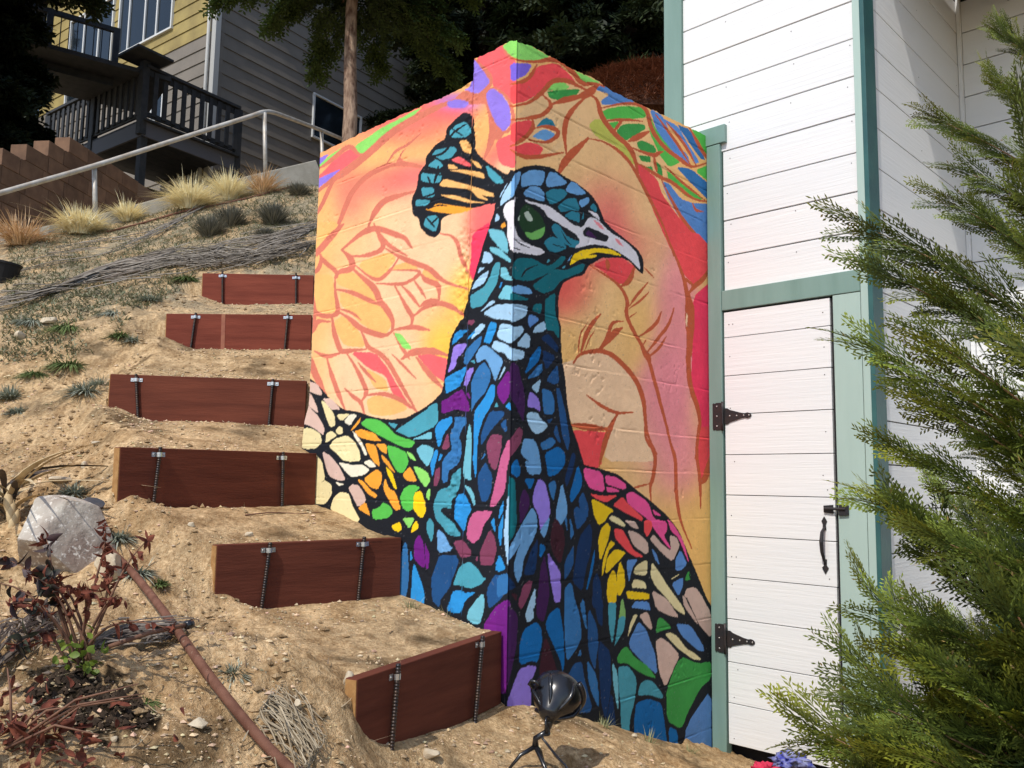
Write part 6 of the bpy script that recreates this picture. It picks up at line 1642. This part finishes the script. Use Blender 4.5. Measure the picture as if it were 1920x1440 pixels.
# the long outer branches that reach across the wall and the door
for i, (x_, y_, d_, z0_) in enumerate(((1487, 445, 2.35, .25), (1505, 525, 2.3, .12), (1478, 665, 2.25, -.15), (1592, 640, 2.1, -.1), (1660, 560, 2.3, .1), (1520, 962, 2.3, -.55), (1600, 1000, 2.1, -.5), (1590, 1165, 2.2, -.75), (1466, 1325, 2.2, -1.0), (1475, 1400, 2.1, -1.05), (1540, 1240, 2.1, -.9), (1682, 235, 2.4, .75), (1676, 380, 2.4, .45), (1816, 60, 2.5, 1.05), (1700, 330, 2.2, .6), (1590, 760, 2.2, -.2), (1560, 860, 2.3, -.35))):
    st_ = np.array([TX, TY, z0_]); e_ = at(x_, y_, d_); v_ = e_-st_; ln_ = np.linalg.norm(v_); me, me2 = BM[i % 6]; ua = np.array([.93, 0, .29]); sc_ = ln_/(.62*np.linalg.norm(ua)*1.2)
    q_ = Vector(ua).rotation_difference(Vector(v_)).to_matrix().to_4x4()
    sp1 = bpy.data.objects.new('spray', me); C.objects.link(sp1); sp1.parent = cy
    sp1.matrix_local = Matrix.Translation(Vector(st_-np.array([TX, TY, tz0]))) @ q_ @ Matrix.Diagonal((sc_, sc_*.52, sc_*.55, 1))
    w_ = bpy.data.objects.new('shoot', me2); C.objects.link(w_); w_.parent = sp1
# things half hidden under the cypress
p = onfront(1500, 1432)+NF*.22; p[2] = at(1500, 1425, p[1])[2]-.05
t = thing('cloth_bundle', 'crumpled pink and blue cloth under the cypress at the shed foot', 'cloth', p)
for nm, m_, off, s_ in (('pink_cloth', M['pink'], (-.045, -.02, .012), .036), ('blue_cloth', M['bluecloth'], (.08, .05, .03), .045)):
    import bmesh
    bm = bmesh.new(); bmesh.ops.create_icosphere(bm, subdivisions=4, radius=1)
    for v in bm.verts: v.co *= 1+.75*mnoise.fractal(v.co*2.6+Vector((3*s_*50, 1, 0)), .7, 2, 4)
    for v in bm.verts: v.co = Vector((v.co.x*s_*1.3+off[0], v.co.y*s_+off[1], v.co.z*s_*.75+off[2]))
    me = bpy.data.meshes.new(nm); bm.to_mesh(me); bm.free(); me.polygons.foreach_set("use_smooth", [True]*len(me.polygons)); link(nm, me, m_, t)
p = at(1905, 1142, 3.3)
tag(obj('turquoise_container', MB().lathe(p-ZZ*.1, (0, 0, 1), [(0, .06), (.02, .075), (.16, .07), (.2, .045), (.205, .05), (.21, .04)], 20), M['turq'], smooth=True), 'turquoise container glimpsed through the cypress at the right edge', 'container')  # unidentified turquoise item, shaped as a plain pot
# crumbled clods of soil along the foot of the boards and over the bank: too many to count
r_s = np.random.RandomState(17); n = 5200; d = 1.6+r_s.uniform(0, 1, n)**1.2*4.2; px_ = r_s.uniform(-10, 1000, n); px_ = np.where(d > 3.0, r_s.uniform(-10, 560, n), px_); xx = (px_-960)/F*d
cl = fbm(xx[None], d[None], 4.3, 232, 3)[0]; on2 = ((xx-RL[0][0])*NB[0][0]+(d-RL[0][1])*NB[0][1] > 0) & (xx > np.interp(d, [p[1] for p in RL], [p[0] for p in RL])); k_ = (cl > .02) & ~(on2 & (r_s.uniform(0, 1, n) < .8)); xx, d = xx[k_], d[k_]; n = len(xx)
s = .004+.014*r_s.uniform(0, 1, n)**3
rel = (.10*fbm(xx[None], d[None], 2.2, 1)+.035*fbm(xx[None], d[None], 9, 5, 3)+.028*fbm(xx[None], d[None], 34, 9, 2))[0]*(1-smooth(6, 14, d))
on_ = (((xx-RL[0][0])*NB[0][0]+(d-RL[0][1])*NB[0][1] > -.3) & ((xx-RL[5][0])*NB[5][0]+(d-RL[5][1])*NB[5][1] < .05))*smooth(-.05, .15, xx-np.interp(d, [p[1] for p in RL], [p[0] for p in RL]))
zz_ = ground(xx, d)+rel*(1-.72*on_)
V = (Vc[None]*r_s.uniform(.5, 1.4, (n, 6, 3))*s[:, None, None])*np.array([1, .9, .7])+np.stack([xx, d, zz_+s*.15], 1)[:, None]
tag(npobj('soil_clods', V.reshape(-1, 3), (np.arange(n)[:, None, None]*6+Fc[None]).reshape(-1, 3), M['soil'], smooth=False, cols=np.repeat(np.array([.52, .37, .21])*r_s.uniform(.5, 1.15, n)[:, None], 6, 0)), kind='stuff')
# litter: bits of straw, twig and leaf lying about
n = 1500; d = 1.6+r_s.uniform(0, 1, n)**1.1*5.5; px_ = np.where(d > 3.0, r_s.uniform(-10, 570, n), r_s.uniform(-10, 1000, n)); xx = (px_-960)/F*d
rel = (.10*fbm(xx[None], d[None], 2.2, 1)+.035*fbm(xx[None], d[None], 9, 5, 3)+.028*fbm(xx[None], d[None], 34, 9, 2))[0]*(1-smooth(6, 14, d))
on_ = (((xx-RL[0][0])*NB[0][0]+(d-RL[0][1])*NB[0][1] > -.3) & ((xx-RL[5][0])*NB[5][0]+(d-RL[5][1])*NB[5][1] < .05))*smooth(-.05, .15, xx-np.interp(d, [p[1] for p in RL], [p[0] for p in RL]))
keep = (on_ < .5) | (r_s.uniform(0, 1, n) < .35); xx, d, rel, on_ = xx[keep], d[keep], rel[keep], on_[keep]; n = len(xx)
p = np.stack([xx, d, ground(xx, d)+rel*(1-.72*on_)+.004], 1); a = r_s.uniform(0, 6.28, n); dirs = np.stack([np.cos(a), np.sin(a), r_s.uniform(-.02, .25, n)], 1)
V, Q_, k2 = blades(p, dirs, r_s.uniform(.012, .07, n), r_s.uniform(.0008, .0024, n), r_s.uniform(-.3, .3, n), 3)
t = r_s.uniform(0, 1, n)[:, None]; c = np.array([.13, .075, .045])*(1-t)+np.array([.60, .50, .34])*t
tag(npobj('leaf_litter', V, Q_, M['dry'], cols=np.repeat(c, k2, 0)), kind='stuff')
